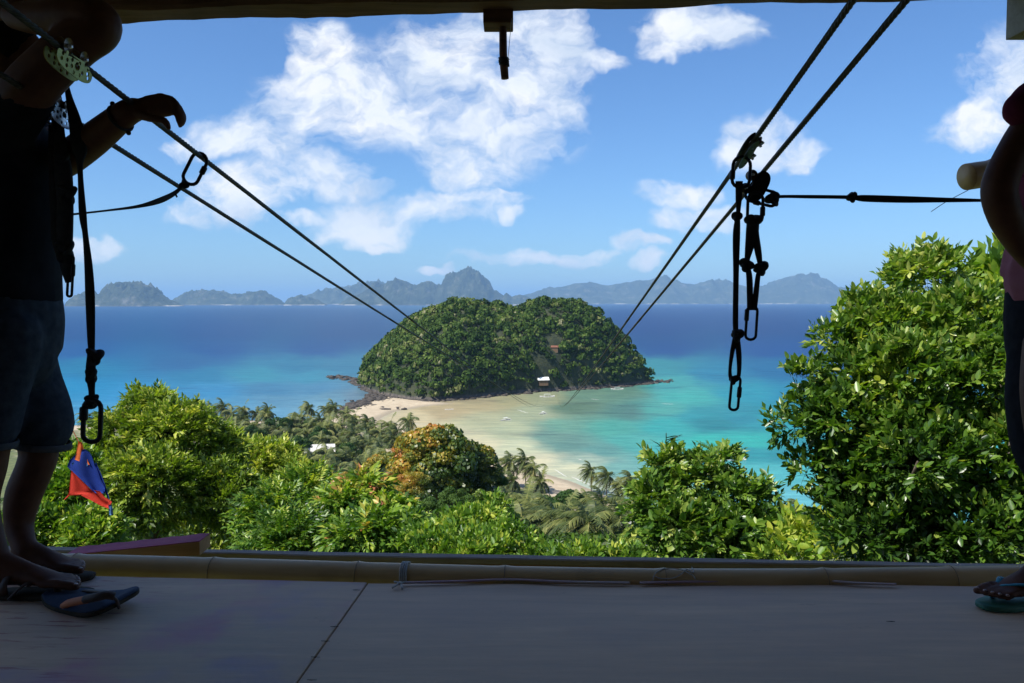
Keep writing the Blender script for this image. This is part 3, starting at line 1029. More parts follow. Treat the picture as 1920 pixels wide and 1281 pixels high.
# --- forest of the island (one mass, past counting)
def forest():
    g = np.random.RandomState(3)
    X = g.uniform(-135, 135, 52000); Y = g.uniform(495, 740, 52000)
    Z = island_z(X, Y)
    # density by true surface area
    e = 0.5
    gx_ = (island_z(X + e, Y) - Z) / e; gy_ = (island_z(X, Y + e) - Z) / e
    area = np.sqrt(1 + np.clip(gx_, -4, 4) ** 2 + np.clip(gy_, -4, 4) ** 2)
    ok = (Z > 1.6) & (g.rand(len(X)) < area / 7.0) & ((gy_ > -0.35) | (Z > 45))
    for (cx_, cy_, cY, rr_, ry_) in ((1018, 709, TENT_Y, 5.5, 9), (1040, 650, LOOK_Y, 4.5, 5)):     # clearings for the two huts
        q_ = P(cx_, cy_, cY)
        ok &= ~((np.abs(X / Y - q_.x / q_.y) * cY < rr_) & (Y > cY - ry_) & (Y < cY + 6) & (Y > cY - ry_))
    X, Y, Z, gy_, gx_ = X[ok], Y[ok], Z[ok], gy_[ok], gx_[ok]
    X, Y, Z, gy_, gx_ = [a[:5000] for a in (X, Y, Z, gy_, gx_)]
    s = 1.5 + 3.0 * g.rand(len(X)) ** 2.4
    pos = np.stack([X, Y, Z + s * 0.45 + 0.3], 1)
    a = g.rand(len(X)) * 6.283
    ca, sa = np.cos(a), np.sin(a); z0 = np.zeros_like(a); o1 = np.ones_like(a)
    hh = 0.8 + 0.6 * g.rand(len(X))
    mats = np.stack([np.stack([ca, -sa, z0], 1), np.stack([sa, ca, z0], 1), np.stack([z0, z0, hh], 1)], 1)
    kind = g.rand(len(X))
    tt = 0.38 + g.normal(0, 0.13, len(X)) + 0.20 * fbm2(X, Z * 1.5, 0.06, 3, 0.2) + np.where(kind > 0.93, 0.3, 0) - np.where(kind < 0.12, 0.2, 0)
    tt += np.clip((-X - 40) / 90, 0, 1) * 0.16 + np.clip((8 - Z) / 8, 0, 1) * 0.12  # left and low crowns lighter: the sunny side put into the leaf tint
    w = g.randint(0, 5, len(X))
    V, F_, T_ = merge([stamp(CL[k], mats[w == k], pos[w == k], s[w == k], tt[w == k], 0.04) for k in range(5)])
    o = link('island_forest', mesh_np('island_forest', V, F_, M_forest, np.clip(T_, 0, 1)))
    tag(o, 'dense green forest covering both humps of the near island', 'forest', kind='stuff')


forest()

# --- rocks round the island and on the spur
def rocks(name, label, pts, smin, smax, seed, mat):
    g = np.random.RandomState(seed)
    ico = bmesh.new(); bmesh.ops.create_icosphere(ico, subdivisions=1, radius=1.0)
    ico.verts.index_update()
    v0 = np.array([v.co[:] for v in ico.verts]); f0 = np.array([[v.index for v in f.verts] for f in ico.faces]); ico.free()
    V = []; F_ = []; o = 0
    for p in pts:
        s = smin + (smax - smin) * g.rand() ** 2
        vv = v0 * (0.7 + 0.6 * g.rand(len(v0), 1)) * s * np.array([1 + g.rand(), 1 + g.rand(), 0.35 + 0.4 * g.rand()])
        a = g.rand() * 6.28
        vv = vv @ np.array([[math.cos(a), -math.sin(a), 0], [math.sin(a), math.cos(a), 0], [0, 0, 1]])
        V.append(vv + np.array(p)); F_.append(f0 + o); o += len(v0)
    ob = link(name, mesh_np(name, np.concatenate(V), np.concatenate(F_), mat))
    tag(ob, label, 'rocks', kind='stuff')


M_rock = mottled('shore_rock', (0.018, 0.015, 0.014), (0.09, 0.075, 0.06), 0.8, 0.85, bump=0.6, bdist=0.2)
rp = []
g = np.random.RandomState(5)
spur = [(616, 708), (650, 709), (672, 714), (690, 724), (702, 738), (694, 750), (672, 760), (645, 768), (700, 748), (725, 752), (690, 742)]
for i in range(len(spur) - 1):
    for k in range(60):
        s = g.rand()
        a = PZ(spur[i][0] * (1 - s) + spur[i + 1][0] * s + g.normal(0, 5), spur[i][1] * (1 - s) + spur[i + 1][1] * s + g.normal(0, 2.0), 0)
        rp.append((a.x, a.y, 0.1 + 0.3 * g.rand()))
for i in range(len(base_px) - 1):
    for k in range(46):
        s = g.rand()
        a = PZ(base_px[i][0] * (1 - s) + base_px[i + 1][0] * s + g.normal(0, 2), base_px[i][1] * (1 - s) + base_px[i + 1][1] * s + g.normal(0.8, 0.9), 0)
        rp.append((a.x, a.y, 0.2))
for q in range(26):
    a = PZ(g.uniform(1222, 1262), 715 + g.normal(0, 1.6), 0); rp.append((a.x, a.y, 0.1))
for q in range(50):
    a = PZ(g.uniform(640, 760), 772 - (g.rand() * 18) - 0.05 * 60, 0.3); rp.append((a.x, a.y, 0.5))
rocks('shore_rocks', 'dark rocks scattered along the near island shore and its left spur', rp, 0.5, 2.0, 6, M_rock)

# --- coconut palms
def palm_crown(seed, wind=(-0.7, 0.1), nf=24, L=3.3):
    g = np.random.RandomState(seed)
    V = []; F_ = []; T_ = []; o = 0
    for i in range(nf):
        a = 2 * math.pi * i / nf * 1.0 + g.normal(0, .2)
        el = R(75) * (1 - (i * 0.618 % 1.0) * 1.45)
        d0 = np.array([math.cos(a) * math.cos(el), math.sin(a) * math.cos(el), math.sin(el)])
        Lf = L * (0.85 + 0.3 * g.rand())
        p = np.zeros(3); d_ = d0.copy(); path = [p.copy()]; n = 9
        for k in range(n):
            d_ = d_ + np.array([wind[0] * 0.085, wind[1] * 0.085, -0.17 - 0.03 * k * 0.4])
            d_ /= np.linalg.norm(d_); p = p + d_ * Lf / n; path.append(p.copy())
        path = np.array(path)
        tv = 0.50 + 0.16 * g.randn() + (0.22 if el < -0.2 else 0)
        for k in range(n):          # rachis
            w = 0.05 * (1 - k / n) + 0.012
            sx_ = np.cross(path[k + 1] - path[k], [0, 0, 1.0]); sx_ /= np.linalg.norm(sx_) + 1e-9
            V += [path[k] - sx_ * w, path[k] + sx_ * w, path[k + 1] + sx_ * w * .8, path[k + 1] - sx_ * w * .8]
            F_.append((o, o + 1, o + 2, o + 3)); T_.append(tv + 0.25); o += 4
        for k in range(22):         # leaflets
            s = 0.14 + 0.84 * k / 21
            q = s * n; k0 = min(int(q), n - 1)
            c = path[k0] + (path[k0 + 1] - path[k0]) * (q - k0)
            tdir = path[k0 + 1] - path[k0]; tdir /= np.linalg.norm(tdir)
            sx_ = np.cross(tdir, [0, 0, 1.0]); sx_ /= np.linalg.norm(sx_) + 1e-9
            ll = 0.95 * math.sin(math.pi * (0.12 + 0.80 * s)) ** 0.7 + 0.12
            for sd_ in (1, -1):
                dd = sx_ * sd_ * 0.8 + tdir * 0.55 + np.array([wind[0] * .35, wind[1] * .35, -0.55]) + g.normal(0, .10, 3)
                dd /= np.linalg.norm(dd)
                e = c + dd * ll * (0.85 + 0.3 * g.rand())
                w = 0.085
                V += [c - tdir * w, c + tdir * w, e + tdir * w * .25, e - tdir * w * .25]
                F_.append((o, o + 1, o + 2, o + 3)); T_.append(tv + g.normal(0, .06)); o += 4
    return mesh_np('crown', np.array(V), np.array(F_), M_palm, np.clip(T_, 0, 1))


PALM_CROWNS = [palm_crown(s, w) for s, w in ((1, (-0.9, 0.2)), (2, (-1.3, 0.0)), (3, (-1.0, 0.4)), (4, (-0.5, 0.1)), (5, (-1.6, 0.2)))]


def palm_trunk(h, lean, seed):
    g = random.Random(seed)
    lx, ly = lean
    pts = smooth_path([(0, 0, -0.8), (lx * 0.12, ly * .12, h * 0.3), (lx * 0.5, ly * .5, h * 0.7), (lx, ly, h)], 5)
    mb = MB(); n = len(pts)
    mb.tube(pts, [0.19 * (1 - 0.45 * i / n) + (0.10 if i == 0 else 0) + (0.012 if i % 2 else 0) for i in range(n)], 7)
    return mb.mesh('trunk', M_palmwood)


def coconuts(seed):
    g = random.Random(seed)
    mb = MB()
    for k in range(6):
        a = g.random() * 6.28
        mb.ball((0.24 * math.cos(a), 0.24 * math.sin(a), -0.25 - 0.15 * g.random()), 0.13, 6, 5)
    return mb.mesh('coconuts', M_nut)


M_nut = mottled('coconut_husk', (0.12, 0.13, 0.03), (0.25, 0.18, 0.07), 8)
PALM_TRUNKS = {}
NUT = coconuts(3)


def palm(px, py, Y, label, group=None, scale=1.0, lean=(0.6, 0.0), crown=0, rot=0.0, base_z=None, nuts=False):
    """crown centre at a photo position; the trunk goes down to the ground"""
    c = P(px, py, Y)
    gz = float(land_z(np.array([c.x]), np.array([c.y]))[0])
    h = max(c.z - gz, 3.0)
    root = empty('coconut_palm', (c.x - lean[0], c.y - lean[1], gz), label, 'palm', group)
    key = (round(h), lean)
    if key not in PALM_TRUNKS:
        PALM_TRUNKS[key] = palm_trunk(round(h), lean, len(PALM_TRUNKS))
    tk = link('trunk', PALM_TRUNKS[key], root); tk.scale = (1, 1, h / round(h))
    cr = link('crown', PALM_CROWNS[crown % 5], root, (lean[0], lean[1], h))
    cr.scale = (scale * 1.5,) * 3; cr.rotation_euler = (0, 0, rot)
    if nuts:
        nt_ = link('coconuts', NUT, root, (lean[0], lean[1], h)); nt_.scale = (scale * 1.3,) * 3; nt_['kind'] = 'stuff'
    return root


# palms that stand apart: each with its own words
for a in [
    (955, 868, 262, 'leftmost palm of the clump on the beach right of the orange tree', 1.1, 0, 0.2),
    (984, 866, 262, 'tallest slim palm in the clump right of the orange tree', 1.15, 1, -0.2),
    (1001, 880, 258, 'slim palm just right of the tallest in the beach clump', 0.9, 2, 0.1),
    (1014, 905, 256, 'low bushy palm at the right end of the beach clump', 1.0, 3, 0.3),
    (962, 902, 250, 'short spreading palm below the beach clump beside the boat', 1.0, 4, 0.0),
    (1107, 884, 262, 'solitary windswept palm furthest left of the waterline row', 0.92, 1, 0.0),
    (1139, 894, 254, 'second windswept palm from the left of the waterline row', 1.1, 4, -0.1),
    (1164, 912, 250, 'short windswept palm third in the waterline row', 0.85, 2, 0.1),
    (1184, 903, 246, 'windswept palm with browned fronds nearest the pinnate bush', 1.15, 4, 0.15),
    (1128, 950, 205, 'bushy palm leaning over the brown log on the beach', 1.15, 1, 0.2),
    (1136, 990, 160, 'large drooping palm in front of the grey roof', 1.15, 4, 0.1),
    (1056, 980, 150, 'palm with yellowed hanging fronds on twin pale trunks at the rail', 0.95, 3, 0.0),
    (1084, 970, 170, 'palm in front of the cream roof corner', 0.95, 2, 0.4),
    (962, 965, 168, 'leaning palm right of the green creeper bush', 1.0, 0, 0.7),
    (1006, 985, 150, 'grey-green palm standing left of the yellowed one', 1.1, 2, 0.9),
    (1020, 958, 190, 'palm crown just below the dark round tree', 1.0, 0, 0.4),
    (1100, 1015, 125, 'low palm with long fronds just above the rail', 0.95, 0, 0.9),
    (1182, 955, 200, 'thin palm partly behind the pinnate bush', 0.9, 3, 0.3),
    (948, 935, 215, 'palm crown touching the right foot of the yellow-topped tree', 1.0, 1, 0.0),
    (985, 945, 200, 'palm standing just below the beached boat', 1.0, 3, 0.5),
    (1040, 1000, 140, 'thick-crowned palm left of the yellowed one, close to the rail', 1.0, 1, 0.2),
    (1075, 1012, 132, 'low palm with drooping crown beneath the yellowed one', 0.9, 4, 0.8),
    (1112, 985, 150, 'palm between the yellowed one and the large drooping one', 0.95, 0, -0.3),
    (1160, 1018, 132, 'low palm at the rail under the grey roof', 0.9, 1, 0.5),
    (975, 1005, 140, 'palm at the right shoulder of the creeper bush', 0.9, 2, 0.0),
    (1098, 935, 225, 'small palm between the dark round tree and the brown log', 0.8, 2, 0.2),
    (1160, 940, 215, 'small palm right of the bushy leaning one', 0.8, 1, 0.6),
    (1215, 1000, 135, 'palm crown emerging left of the pinnate bush at rail height', 0.9, 0, 0.4),
    (1500, 962, 205, 'lone windswept palm between the two right-hand bushes', 0.95, 4, 0.0),
    (164, 782, 330, 'palm seen through the hanging carabiner at the left', 1.1, 1, 0.3),
]:
    lean = {0: (0.5, 0.2), 1: (-0.3, 0.1), 2: (1.6, 0.3), 3: (0.2, 0.4), 4: (0.3, 0.0)}[a[5]]
    palm(a[0], a[1], a[2], a[3], 'windswept palms on the beach slope', a[4] * (1.0 if a[2] > 210 else 1.25), lean, a[5], a[6], nuts=a[2] < 210)

grove = [(390, 768, 400), (418, 765, 400), (433, 776, 390), (456, 770, 395), (458, 786, 380), (481, 776, 400), (502, 770, 395), (545, 790, 360), (562, 785, 370), (580, 766, 400), (612, 768, 400), (625, 766, 395),
         (648, 776, 385), (664, 785, 380), (690, 790, 380), (700, 800, 370), (600, 790, 370), (636, 800, 360), (615, 803, 350), (588, 800, 355), (655, 812, 345), (680, 815, 345), (712, 812, 350), (730, 800, 365), (745, 812, 350), (762, 818, 345), (735, 826, 335),
         (440, 800, 350), (475, 800, 350), (500, 812, 340), (520, 806, 345), (545, 815, 330), (600, 825, 320), (636, 830, 320), (668, 838, 310), (690, 834, 315), (572, 840, 305), (610, 850, 295), (588, 858, 290), (645, 860, 285), (628, 878, 270),
         (520, 835, 310), (478, 830, 315), (440, 825, 320), (545, 862, 285), (690, 862, 285), (712, 846, 305), (665, 880, 265), (608, 868, 280), (760, 840, 330), (410, 800, 350), (408, 790, 370), (725, 862, 290), (500, 780, 385)]
gr_ = random.Random(5)
while len(grove) < 96:
    x_, y_ = gr_.uniform(395, 775), gr_.uniform(788, 892)
    if min(abs(x_ - a[0]) + 2 * abs(y_ - a[1]) for a in grove) < 17 or (570 < x_ < 640 and 818 < y_ < 862 and gr_.random() < 0.6) or (x_ > 720 and y_ > 850):
        continue
    grove.append((round(x_), round(y_), round(np.interp(y_, [765, 812, 846, 880, 895], [400, 345, 305, 267, 250]))))
for i, (x, y, Y) in enumerate(grove):
    palm(x, y, Y, ('coconut palm in the shoreline row standing against the left bay water' if y < 780 else 'coconut palm in the grove beside the sandbar end, above the orange tree' if x > 660 and y < 830 else 'coconut palm in the grove just left of the orange tree crown' if x > 660 else 'coconut palm in the grove around the white-roofed house' if x > 560 and y > 800 else 'coconut palm in the grove in front of the left bay shore row' if x > 560 else 'coconut palm in the grove just right of the tall rounded tree' if x < 480 else 'coconut palm in the middle of the grove left of the white roof'), 'coconut palms in the left grove', 1.05 + 0.3 * rnd.random(),
         [(0.5, 0.2), (-0.4, 0.3), (1.2, 0.1), (0.1, 0.0)][i % 4], i, rnd.uniform(-0.7, 0.7))

# --- broadleaf trees among the palms and further trees
def far_tree(px, py, Y, rpx, label, mat, seed, hpx=None, tint=0.45, group=None, n=26, fn=None, q=1.0, full=False):
    c = P(px, py, Y); k = Y / FPX; rr_ = rpx * k; hh = (hpx or rpx * 0.8) * k
    gz = float(land_z(np.array([c.x]), np.array([c.y]))[0])
    root = empty('broadleaf_tree', (c.x, c.y, gz), label, 'tree', group)
    g = np.random.RandomState(seed)
    d_ = g.normal(0, 1, (n, 3)); d_ /= np.linalg.norm(d_, axis=1, keepdims=True); d_[:, 2] = d_[:, 2] if full else np.abs(d_[:, 2]) * 1.1 - 0.35
    pos = d_ * np.array([rr_, rr_, hh]) * (0.55 + 0.30 * g.rand(n, 1)) + np.array([0, 0, c.z - gz])
    tt = tint + g.normal(0, 0.10, n)
    if fn is not None:
        tt = tt + fn(d_)
    a = g.rand(n) * 6.28; ca, sa = np.cos(a), np.sin(a); z0 = np.zeros(n); o1 = np.ones(n)
    mats = np.stack([np.stack([ca, -sa, z0], 1), np.stack([sa, ca, z0], 1), np.stack([z0, z0, o1], 1)], 1)
    dense = [clump(int(200 * q), 1.0, 0.13 / math.sqrt(q), s + 40) for s in range(2)]
    V, F_, T_ = merge([stamp(dense[b_], mats[b_::2], pos[b_::2], rr_ * (0.24 if full else 0.34) * (0.6 + 0.8 * g.rand(len(pos[b_::2]))), tt[b_::2], 0.06) for b_ in range(2)])
    o = link('crown', mesh_np('crown', V, F_, mat, np.clip(T_, 0, 1)), root); o['kind'] = 'stuff'
    mb = MB(); top = Vector((c.x, c.y, c.z - hh * 0.3))
    mb.tube(smooth_path([(c.x, c.y, gz - 0.5), (c.x + rr_ * 0.06, c.y, (gz + top.z) / 2), top], 3), rr_ * 0.07, 6)
    for i in range(5):
        mb.tube([top - Vector((0, 0, hh * .3)), Vector(pos[i]) + Vector((c.x, c.y, gz))], [rr_ * 0.05, rr_ * 0.015], 5)
    mb.build('trunk', M_bark, root)
    return root


for i, (x, y, Y, r_) in enumerate([(524, 797, 350, 26), (585, 800, 365, 24), (470, 815, 330, 28), (560, 835, 300, 26), (600, 815, 335, 22), (520, 860, 280, 30), (655, 845, 300, 22), (700, 880, 262, 24),
                                  (440, 845, 300, 30), (640, 895, 250, 24), (740, 870, 280, 22), (580, 885, 262, 24), (400, 820, 330, 26), (560, 905, 240, 30), (610, 905, 235, 26)]):
    far_tree(x, y, Y, r_, ('dark leafy tree among the grove palms near the left bay shore' if y < 820 else 'dark leafy tree at the near foot of the palm grove' if y > 875 else 'dark leafy tree in the middle of the palm grove'), M_leaf_dark, 50 + i, tint=0.55, group='leafy trees between the grove palms', n=18)
far_tree(1064, 938, 215, 32, 'dark green round tree on the beach behind the cream roof', M_leaf_dark, 71, 24, 0.6, n=30)
far_tree(1030, 945, 222, 18, 'small dark shrub-like tree left of the round beach tree', M_leaf_dark, 72, 14, 0.55)
for i, (x, y, Y, r_) in enumerate([(1100, 1000, 165, 26), (1150, 1015, 150, 30), (1010, 1015, 150, 30), (960, 1000, 150, 26), (1050, 1048, 112, 40), (1190, 1030, 130, 34), (1240, 1030, 120, 34), (920, 985, 170, 24), (1130, 1045, 115, 38), (1500, 1010, 150, 34), (1560, 1010, 150, 34), (1440, 1015, 150, 30)]):
    far_tree(x, y, Y, r_, ('dark bushy tree between the foreground palms above the rail' if x < 1170 else 'dark bushy tree low behind the pinnate bush and the pale sapling'), M_leaf_dark, 80 + i, tint=0.6, group='leafy trees under the beach palms', n=18)


def lit_flush_fn(d_):  # orange flush plus sunlit upper left and shaded lower right, put into tint
    return 0.38 * np.clip(d_[:, 2] * 0.7 - d_[:, 0] * 0.65 - 0.02 + 0.35 * fbm2(d_[:, 0] * 4, d_[:, 2] * 4 + d_[:, 1], 1.0, 3, 0.7), -0.6, 1.0)


def orange_fn2(d_):
    return 0.30 * np.clip(d_[:, 2] - 0.1, -0.4, 1)


far_tree(815, 868, 86, 88, 'large tree with orange-flushed leaves in the centre of the slope', M_leaf_flush, 101, 74, 0.42, n=190, fn=lit_flush_fn, q=1.2, full=True)
far_tree(888, 888, 90, 60, 'dark green tree with yellow top right against the orange tree', M_leaf_flush, 102, 64, 0.32, n=130, fn=orange_fn2, q=1.2, full=True)
far_tree(775, 925, 78, 46, 'low orange-tipped tree at the foot of the large orange one', M_leaf_flush, 103, 44, 0.50, n=80, fn=lit_flush_fn, q=1.8, full=True)
far_tree(640, 905, 70, 30, 'small orange-tipped tree left of the large orange one', M_leaf_flush, 104, 26, 0.58, n=50, fn=lit_flush_fn, q=1.5, full=True)
far_tree(712, 870, 110, 32, 'olive tree with faint orange tips behind the orange tree', M_leaf_flush, 105, 26, 0.42, n=26, fn=lit_flush_fn, q=2)
far_tree(930, 900, 95, 26, 'small dark tree at the right foot of the yellow-topped one', M_leaf_dark, 106, 26, 0.6, n=26, q=2)
far_tree(1185, 1012, 60, 22, 'small yellow-green conical tree beside the grey roof', M_leaf_olive, 107, 44, 0.72, n=36, q=2)

for i, (x, y, Y, r_) in enumerate([(852, 950, 66, 42), (905, 948, 74, 34), (800, 968, 58, 42), (952, 975, 84, 30), (740, 960, 60, 36), (985, 1000, 90, 30), (1040, 1046, 95, 34), (1110, 1052, 90, 36), (600, 930, 60, 36)]):
    far_tree(x, y, Y, r_, ['deep green rounded tree at the foot of the orange one', 'small green tree at the right foot of the orange one', 'dark green bush below the orange tree trunk', 'small green tree left of the leaning palm', 'green bush left below the orange tree', 'green bush under the grey-green palm', 'low green bush between palms at the rail', 'green bush at the rail left of the grey roof', 'green tree behind the feathery one'][i],
             [M_leaf_dark, M_leaf_olive, M_leaf_dark][i % 3], 140 + i, r_ * 0.9, [0.75, 0.42, 0.8][i % 3], n=50, q=1.0, full=True)

# --- near trees and shrubs on the slope below the hut
def gbase(px, Y, dz=0.0):
    x = ray(px, 800)[0] * Y
    return (x, Y, float(land_z(np.array([x]), np.array([float(Y)]))[0]) + dz)


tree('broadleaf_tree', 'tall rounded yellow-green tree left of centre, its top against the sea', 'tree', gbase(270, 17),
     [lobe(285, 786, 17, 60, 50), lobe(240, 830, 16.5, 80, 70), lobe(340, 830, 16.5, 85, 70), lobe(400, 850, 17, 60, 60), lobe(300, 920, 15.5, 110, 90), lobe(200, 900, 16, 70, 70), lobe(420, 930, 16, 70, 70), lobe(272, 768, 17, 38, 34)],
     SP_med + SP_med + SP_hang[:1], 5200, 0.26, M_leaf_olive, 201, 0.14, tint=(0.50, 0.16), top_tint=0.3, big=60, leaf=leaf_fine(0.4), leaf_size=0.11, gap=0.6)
tree('shrub', 'bright green leafy shrub at the far left below the rolled shorts', 'shrub', gbase(110, 11),
     [lobe(120, 950, 11, 70, 75), lobe(80, 1000, 10.5, 70, 60), lobe(170, 1010, 10.5, 70, 50), lobe(140, 880, 12, 40, 50)],
     SP_med + SP_big, 2300, 0.19, M_leaf_fresh, 202, 0.05, tint=(0.58, 0.14), big=60, leaf_size=0.11, gap=0.35)
tree('broadleaf_tree', 'yellow-green tree with drooping leaves beside the tall rounded one', 'tree', gbase(470, 22),
     [lobe(520, 868, 22, 40, 34), lobe(470, 880, 21, 70, 50), lobe(540, 905, 21, 50, 38), lobe(440, 950, 20, 90, 70), lobe(540, 970, 19, 90, 70)],
     SP_med + SP_hang[:1], 4200, 0.28, M_leaf_olive, 203, 0.12, tint=(0.55, 0.16), top_tint=0.3, big=40, leaf=leaf_fine(0.36), leaf_size=0.15, gap=0.45)
tree('pinnate_tree', 'feathery green tree with pinnate fronds at centre left', 'tree', gbase(590, 16),
     [lobe(575, 940, 16, 76, 52), lobe(520, 980, 15, 80, 55), lobe(620, 990, 15, 70, 50), lobe(560, 1020, 14, 110, 45)],
     SP_pin, 2100, 0.42, M_leaf_fresh, 204, 0.09, tint=(0.50, 0.17), top_tint=0.3, big=40, leaf=leaf_fine(0.32, 0.3), leaf_size=0.15, up=0.1, gap=0.55)
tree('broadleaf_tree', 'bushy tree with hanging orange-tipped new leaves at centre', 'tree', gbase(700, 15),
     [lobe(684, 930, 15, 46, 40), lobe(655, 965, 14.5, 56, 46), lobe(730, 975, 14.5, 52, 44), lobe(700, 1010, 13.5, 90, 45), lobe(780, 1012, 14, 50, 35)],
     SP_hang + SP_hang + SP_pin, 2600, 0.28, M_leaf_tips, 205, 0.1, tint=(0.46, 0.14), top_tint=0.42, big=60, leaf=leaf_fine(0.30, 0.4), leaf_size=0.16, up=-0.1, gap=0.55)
tree('creeper_bush', 'low bright green creeper bush with round leaves right of centre', 'shrub', gbase(880, 12),
     [lobe(890, 995, 12, 72, 42), lobe(820, 1020, 11.5, 70, 32), lobe(950, 1020, 11.5, 50, 30), lobe(932, 968, 13, 20, 40), lobe(870, 1038, 11, 120, 28), lobe(1000, 1050, 11, 60, 18), lobe(1080, 1056, 10.5, 60, 16), lobe(1170, 1060, 10.5, 60, 16)],
     SP_big + SP_pin[:1], 2300, 0.19, M_leaf_fresh, 206, 0.05, tint=(0.54, 0.15), top_tint=0.15, big=110, leaf=LR, leaf_size=0.12, gap=0.55)
tree('pinnate_bush', 'large bush with broad and feathery leaves before the teal water', 'shrub', gbase(1310, 9.5),
     [lobe(1300, 905, 9.5, 80, 50), lobe(1250, 880, 9.5, 36, 34), lobe(1345, 872, 9.5, 32, 32), lobe(1235, 960, 9.2, 60, 60), lobe(1390, 950, 9.2, 62, 55), lobe(1310, 1000, 9, 130, 70), lobe(1420, 1010, 9, 60, 60)],
     SP_pinf + SP_pinf + SP_big, 1700, 0.215, M_leaf_deep, 207, 0.06, tint=(0.47, 0.14), top_tint=0.2, big=130, leaf=LR, leaf_size=0.13, gap=0.55, up=0.0)
tree('sapling', 'pale yellow-green sapling low between the two right bushes', 'shrub', gbase(1510, 8.5),
     [lobe(1500, 1015, 8.5, 50, 40), lobe(1545, 1000, 8.5, 40, 40), lobe(1475, 1045, 8.2, 50, 30), lobe(1560, 1045, 8.2, 60, 30)],
     SP_big, 190, 0.22, M_leaf_fresh, 208, 0.03, tint=(0.78, 0.12), big=50, leaf_size=0.11, gap=0.45)
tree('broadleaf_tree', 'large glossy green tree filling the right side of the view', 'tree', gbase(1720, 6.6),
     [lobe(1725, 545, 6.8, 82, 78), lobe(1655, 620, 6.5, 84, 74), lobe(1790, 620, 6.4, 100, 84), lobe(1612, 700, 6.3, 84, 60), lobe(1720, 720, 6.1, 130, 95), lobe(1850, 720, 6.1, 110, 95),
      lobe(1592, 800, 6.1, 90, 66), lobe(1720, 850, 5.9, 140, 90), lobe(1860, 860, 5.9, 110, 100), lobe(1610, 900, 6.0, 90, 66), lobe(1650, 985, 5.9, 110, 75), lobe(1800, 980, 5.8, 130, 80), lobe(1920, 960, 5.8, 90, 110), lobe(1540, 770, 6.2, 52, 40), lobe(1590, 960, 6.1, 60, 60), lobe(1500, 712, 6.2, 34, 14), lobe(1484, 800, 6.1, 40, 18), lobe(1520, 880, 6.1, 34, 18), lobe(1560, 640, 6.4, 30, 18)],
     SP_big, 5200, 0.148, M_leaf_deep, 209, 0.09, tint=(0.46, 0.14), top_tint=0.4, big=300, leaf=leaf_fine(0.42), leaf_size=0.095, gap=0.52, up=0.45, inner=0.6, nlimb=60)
tree('broadleaf_tree', 'tree with broad light green leaves behind the right-hand person', 'tree', gbase(1930, 8.2),
     [lobe(1890, 545, 8.2, 70, 62), lobe(1950, 600, 8.2, 100, 100), lobe(1860, 600, 8.0, 50, 50)],
     SP_big, 600, 0.32, M_leaf_fresh, 210, 0.07, tint=(0.62, 0.12), big=80, leaf=LR, leaf_size=0.18, gap=0.35)

# grass-like plant with thin blades standing up behind the pinnate bush
mb = MB()
g_ = random.Random(8)
bs = P(1250, 905, 9.6)
mb.tube(smooth_path([bs + Vector((0, 0, -0.2)), P(1249, 850, 9.6), P(1249, 812, 9.6)], 4), [0.006] * 9, 5)
for k in range(16):
    c = P(1249, 890 - k * 4.6, 9.6); a = g_.uniform(0, 6.28); el = g_.uniform(0.2, 0.9); L = 0.17 + 0.08 * g_.random()
    d_ = Vector((math.cos(a) * math.cos(el), math.sin(a) * math.cos(el), math.sin(el)))
    mb.tube([c, c + d_ * L * .5, c + d_ * L + Vector((0, 0, -0.02))], [(0.005, 0.002), (0.006, 0.002), (0.001, 0.001)], 4)
o = mb.build('spiky_plant', M_leaf_fresh, None, True, gbase(1250, 9.6))
tag(o, 'thin spiky-leaved stem rising from the top of the pinnate bush', 'plant')

# --- undergrowth over the whole slope
def undergrowth():
    g = np.random.RandomState(12)
    Y = np.concatenate([g.uniform(4, 60, 200), g.uniform(90, 240, 1700)])
    X = g.uniform(-1, 1, len(Y)) * (Y * 0.72 + 4) 
    Z = land_z(X, Y)
    sd = poly_sd(X, Y, COAST)
    ok = (sd > 24) & (Z > 3.2)
    X, Y, Z = X[ok], Y[ok], Z[ok]
    s = np.clip(0.45 + Y * 0.011, 0.4, 2.0) * (0.8 + 0.7 * g.rand(len(X)))
    pos = np.stack([X, Y, Z + s * 0.1], 1)
    eye = np.array([0, 0, CZ])
    a = g.rand(len(X)) * 6.28; ca, sa = np.cos(a), np.sin(a); z0 = np.zeros_like(a); o1 = np.ones_like(a)
    mats = np.stack([np.stack([ca, -sa, z0], 1), np.stack([sa, ca, z0], 1), np.stack([z0, z0, o1], 1)], 1)
    c2 = [clump(75, 1.0, 0.13, s_ + 60) for s_ in range(3)]
    w = g.randint(0, 3, len(X))
    V, F_, T_ = merge([stamp(c2[k], mats[w == k], pos[w == k], s[w == k], 0.5 + g.normal(0, .15, (w == k).sum()), 0.07) for k in range(3)])
    tag(link('undergrowth', mesh_np('undergrowth', V, F_, M_under, np.clip(T_, 0, 1))), 'low green undergrowth covering the slope below the hut', 'undergrowth', kind='stuff')


M_under = foliage_mat('undergrowth_leaves', [(0.0, (0.012, 0.03, 0.008)), (0.5, (0.05, 0.09, 0.016)), (1.0, (0.13, 0.18, 0.035))], trans=0.2, rough=0.6, spec=0.12)
undergrowth()
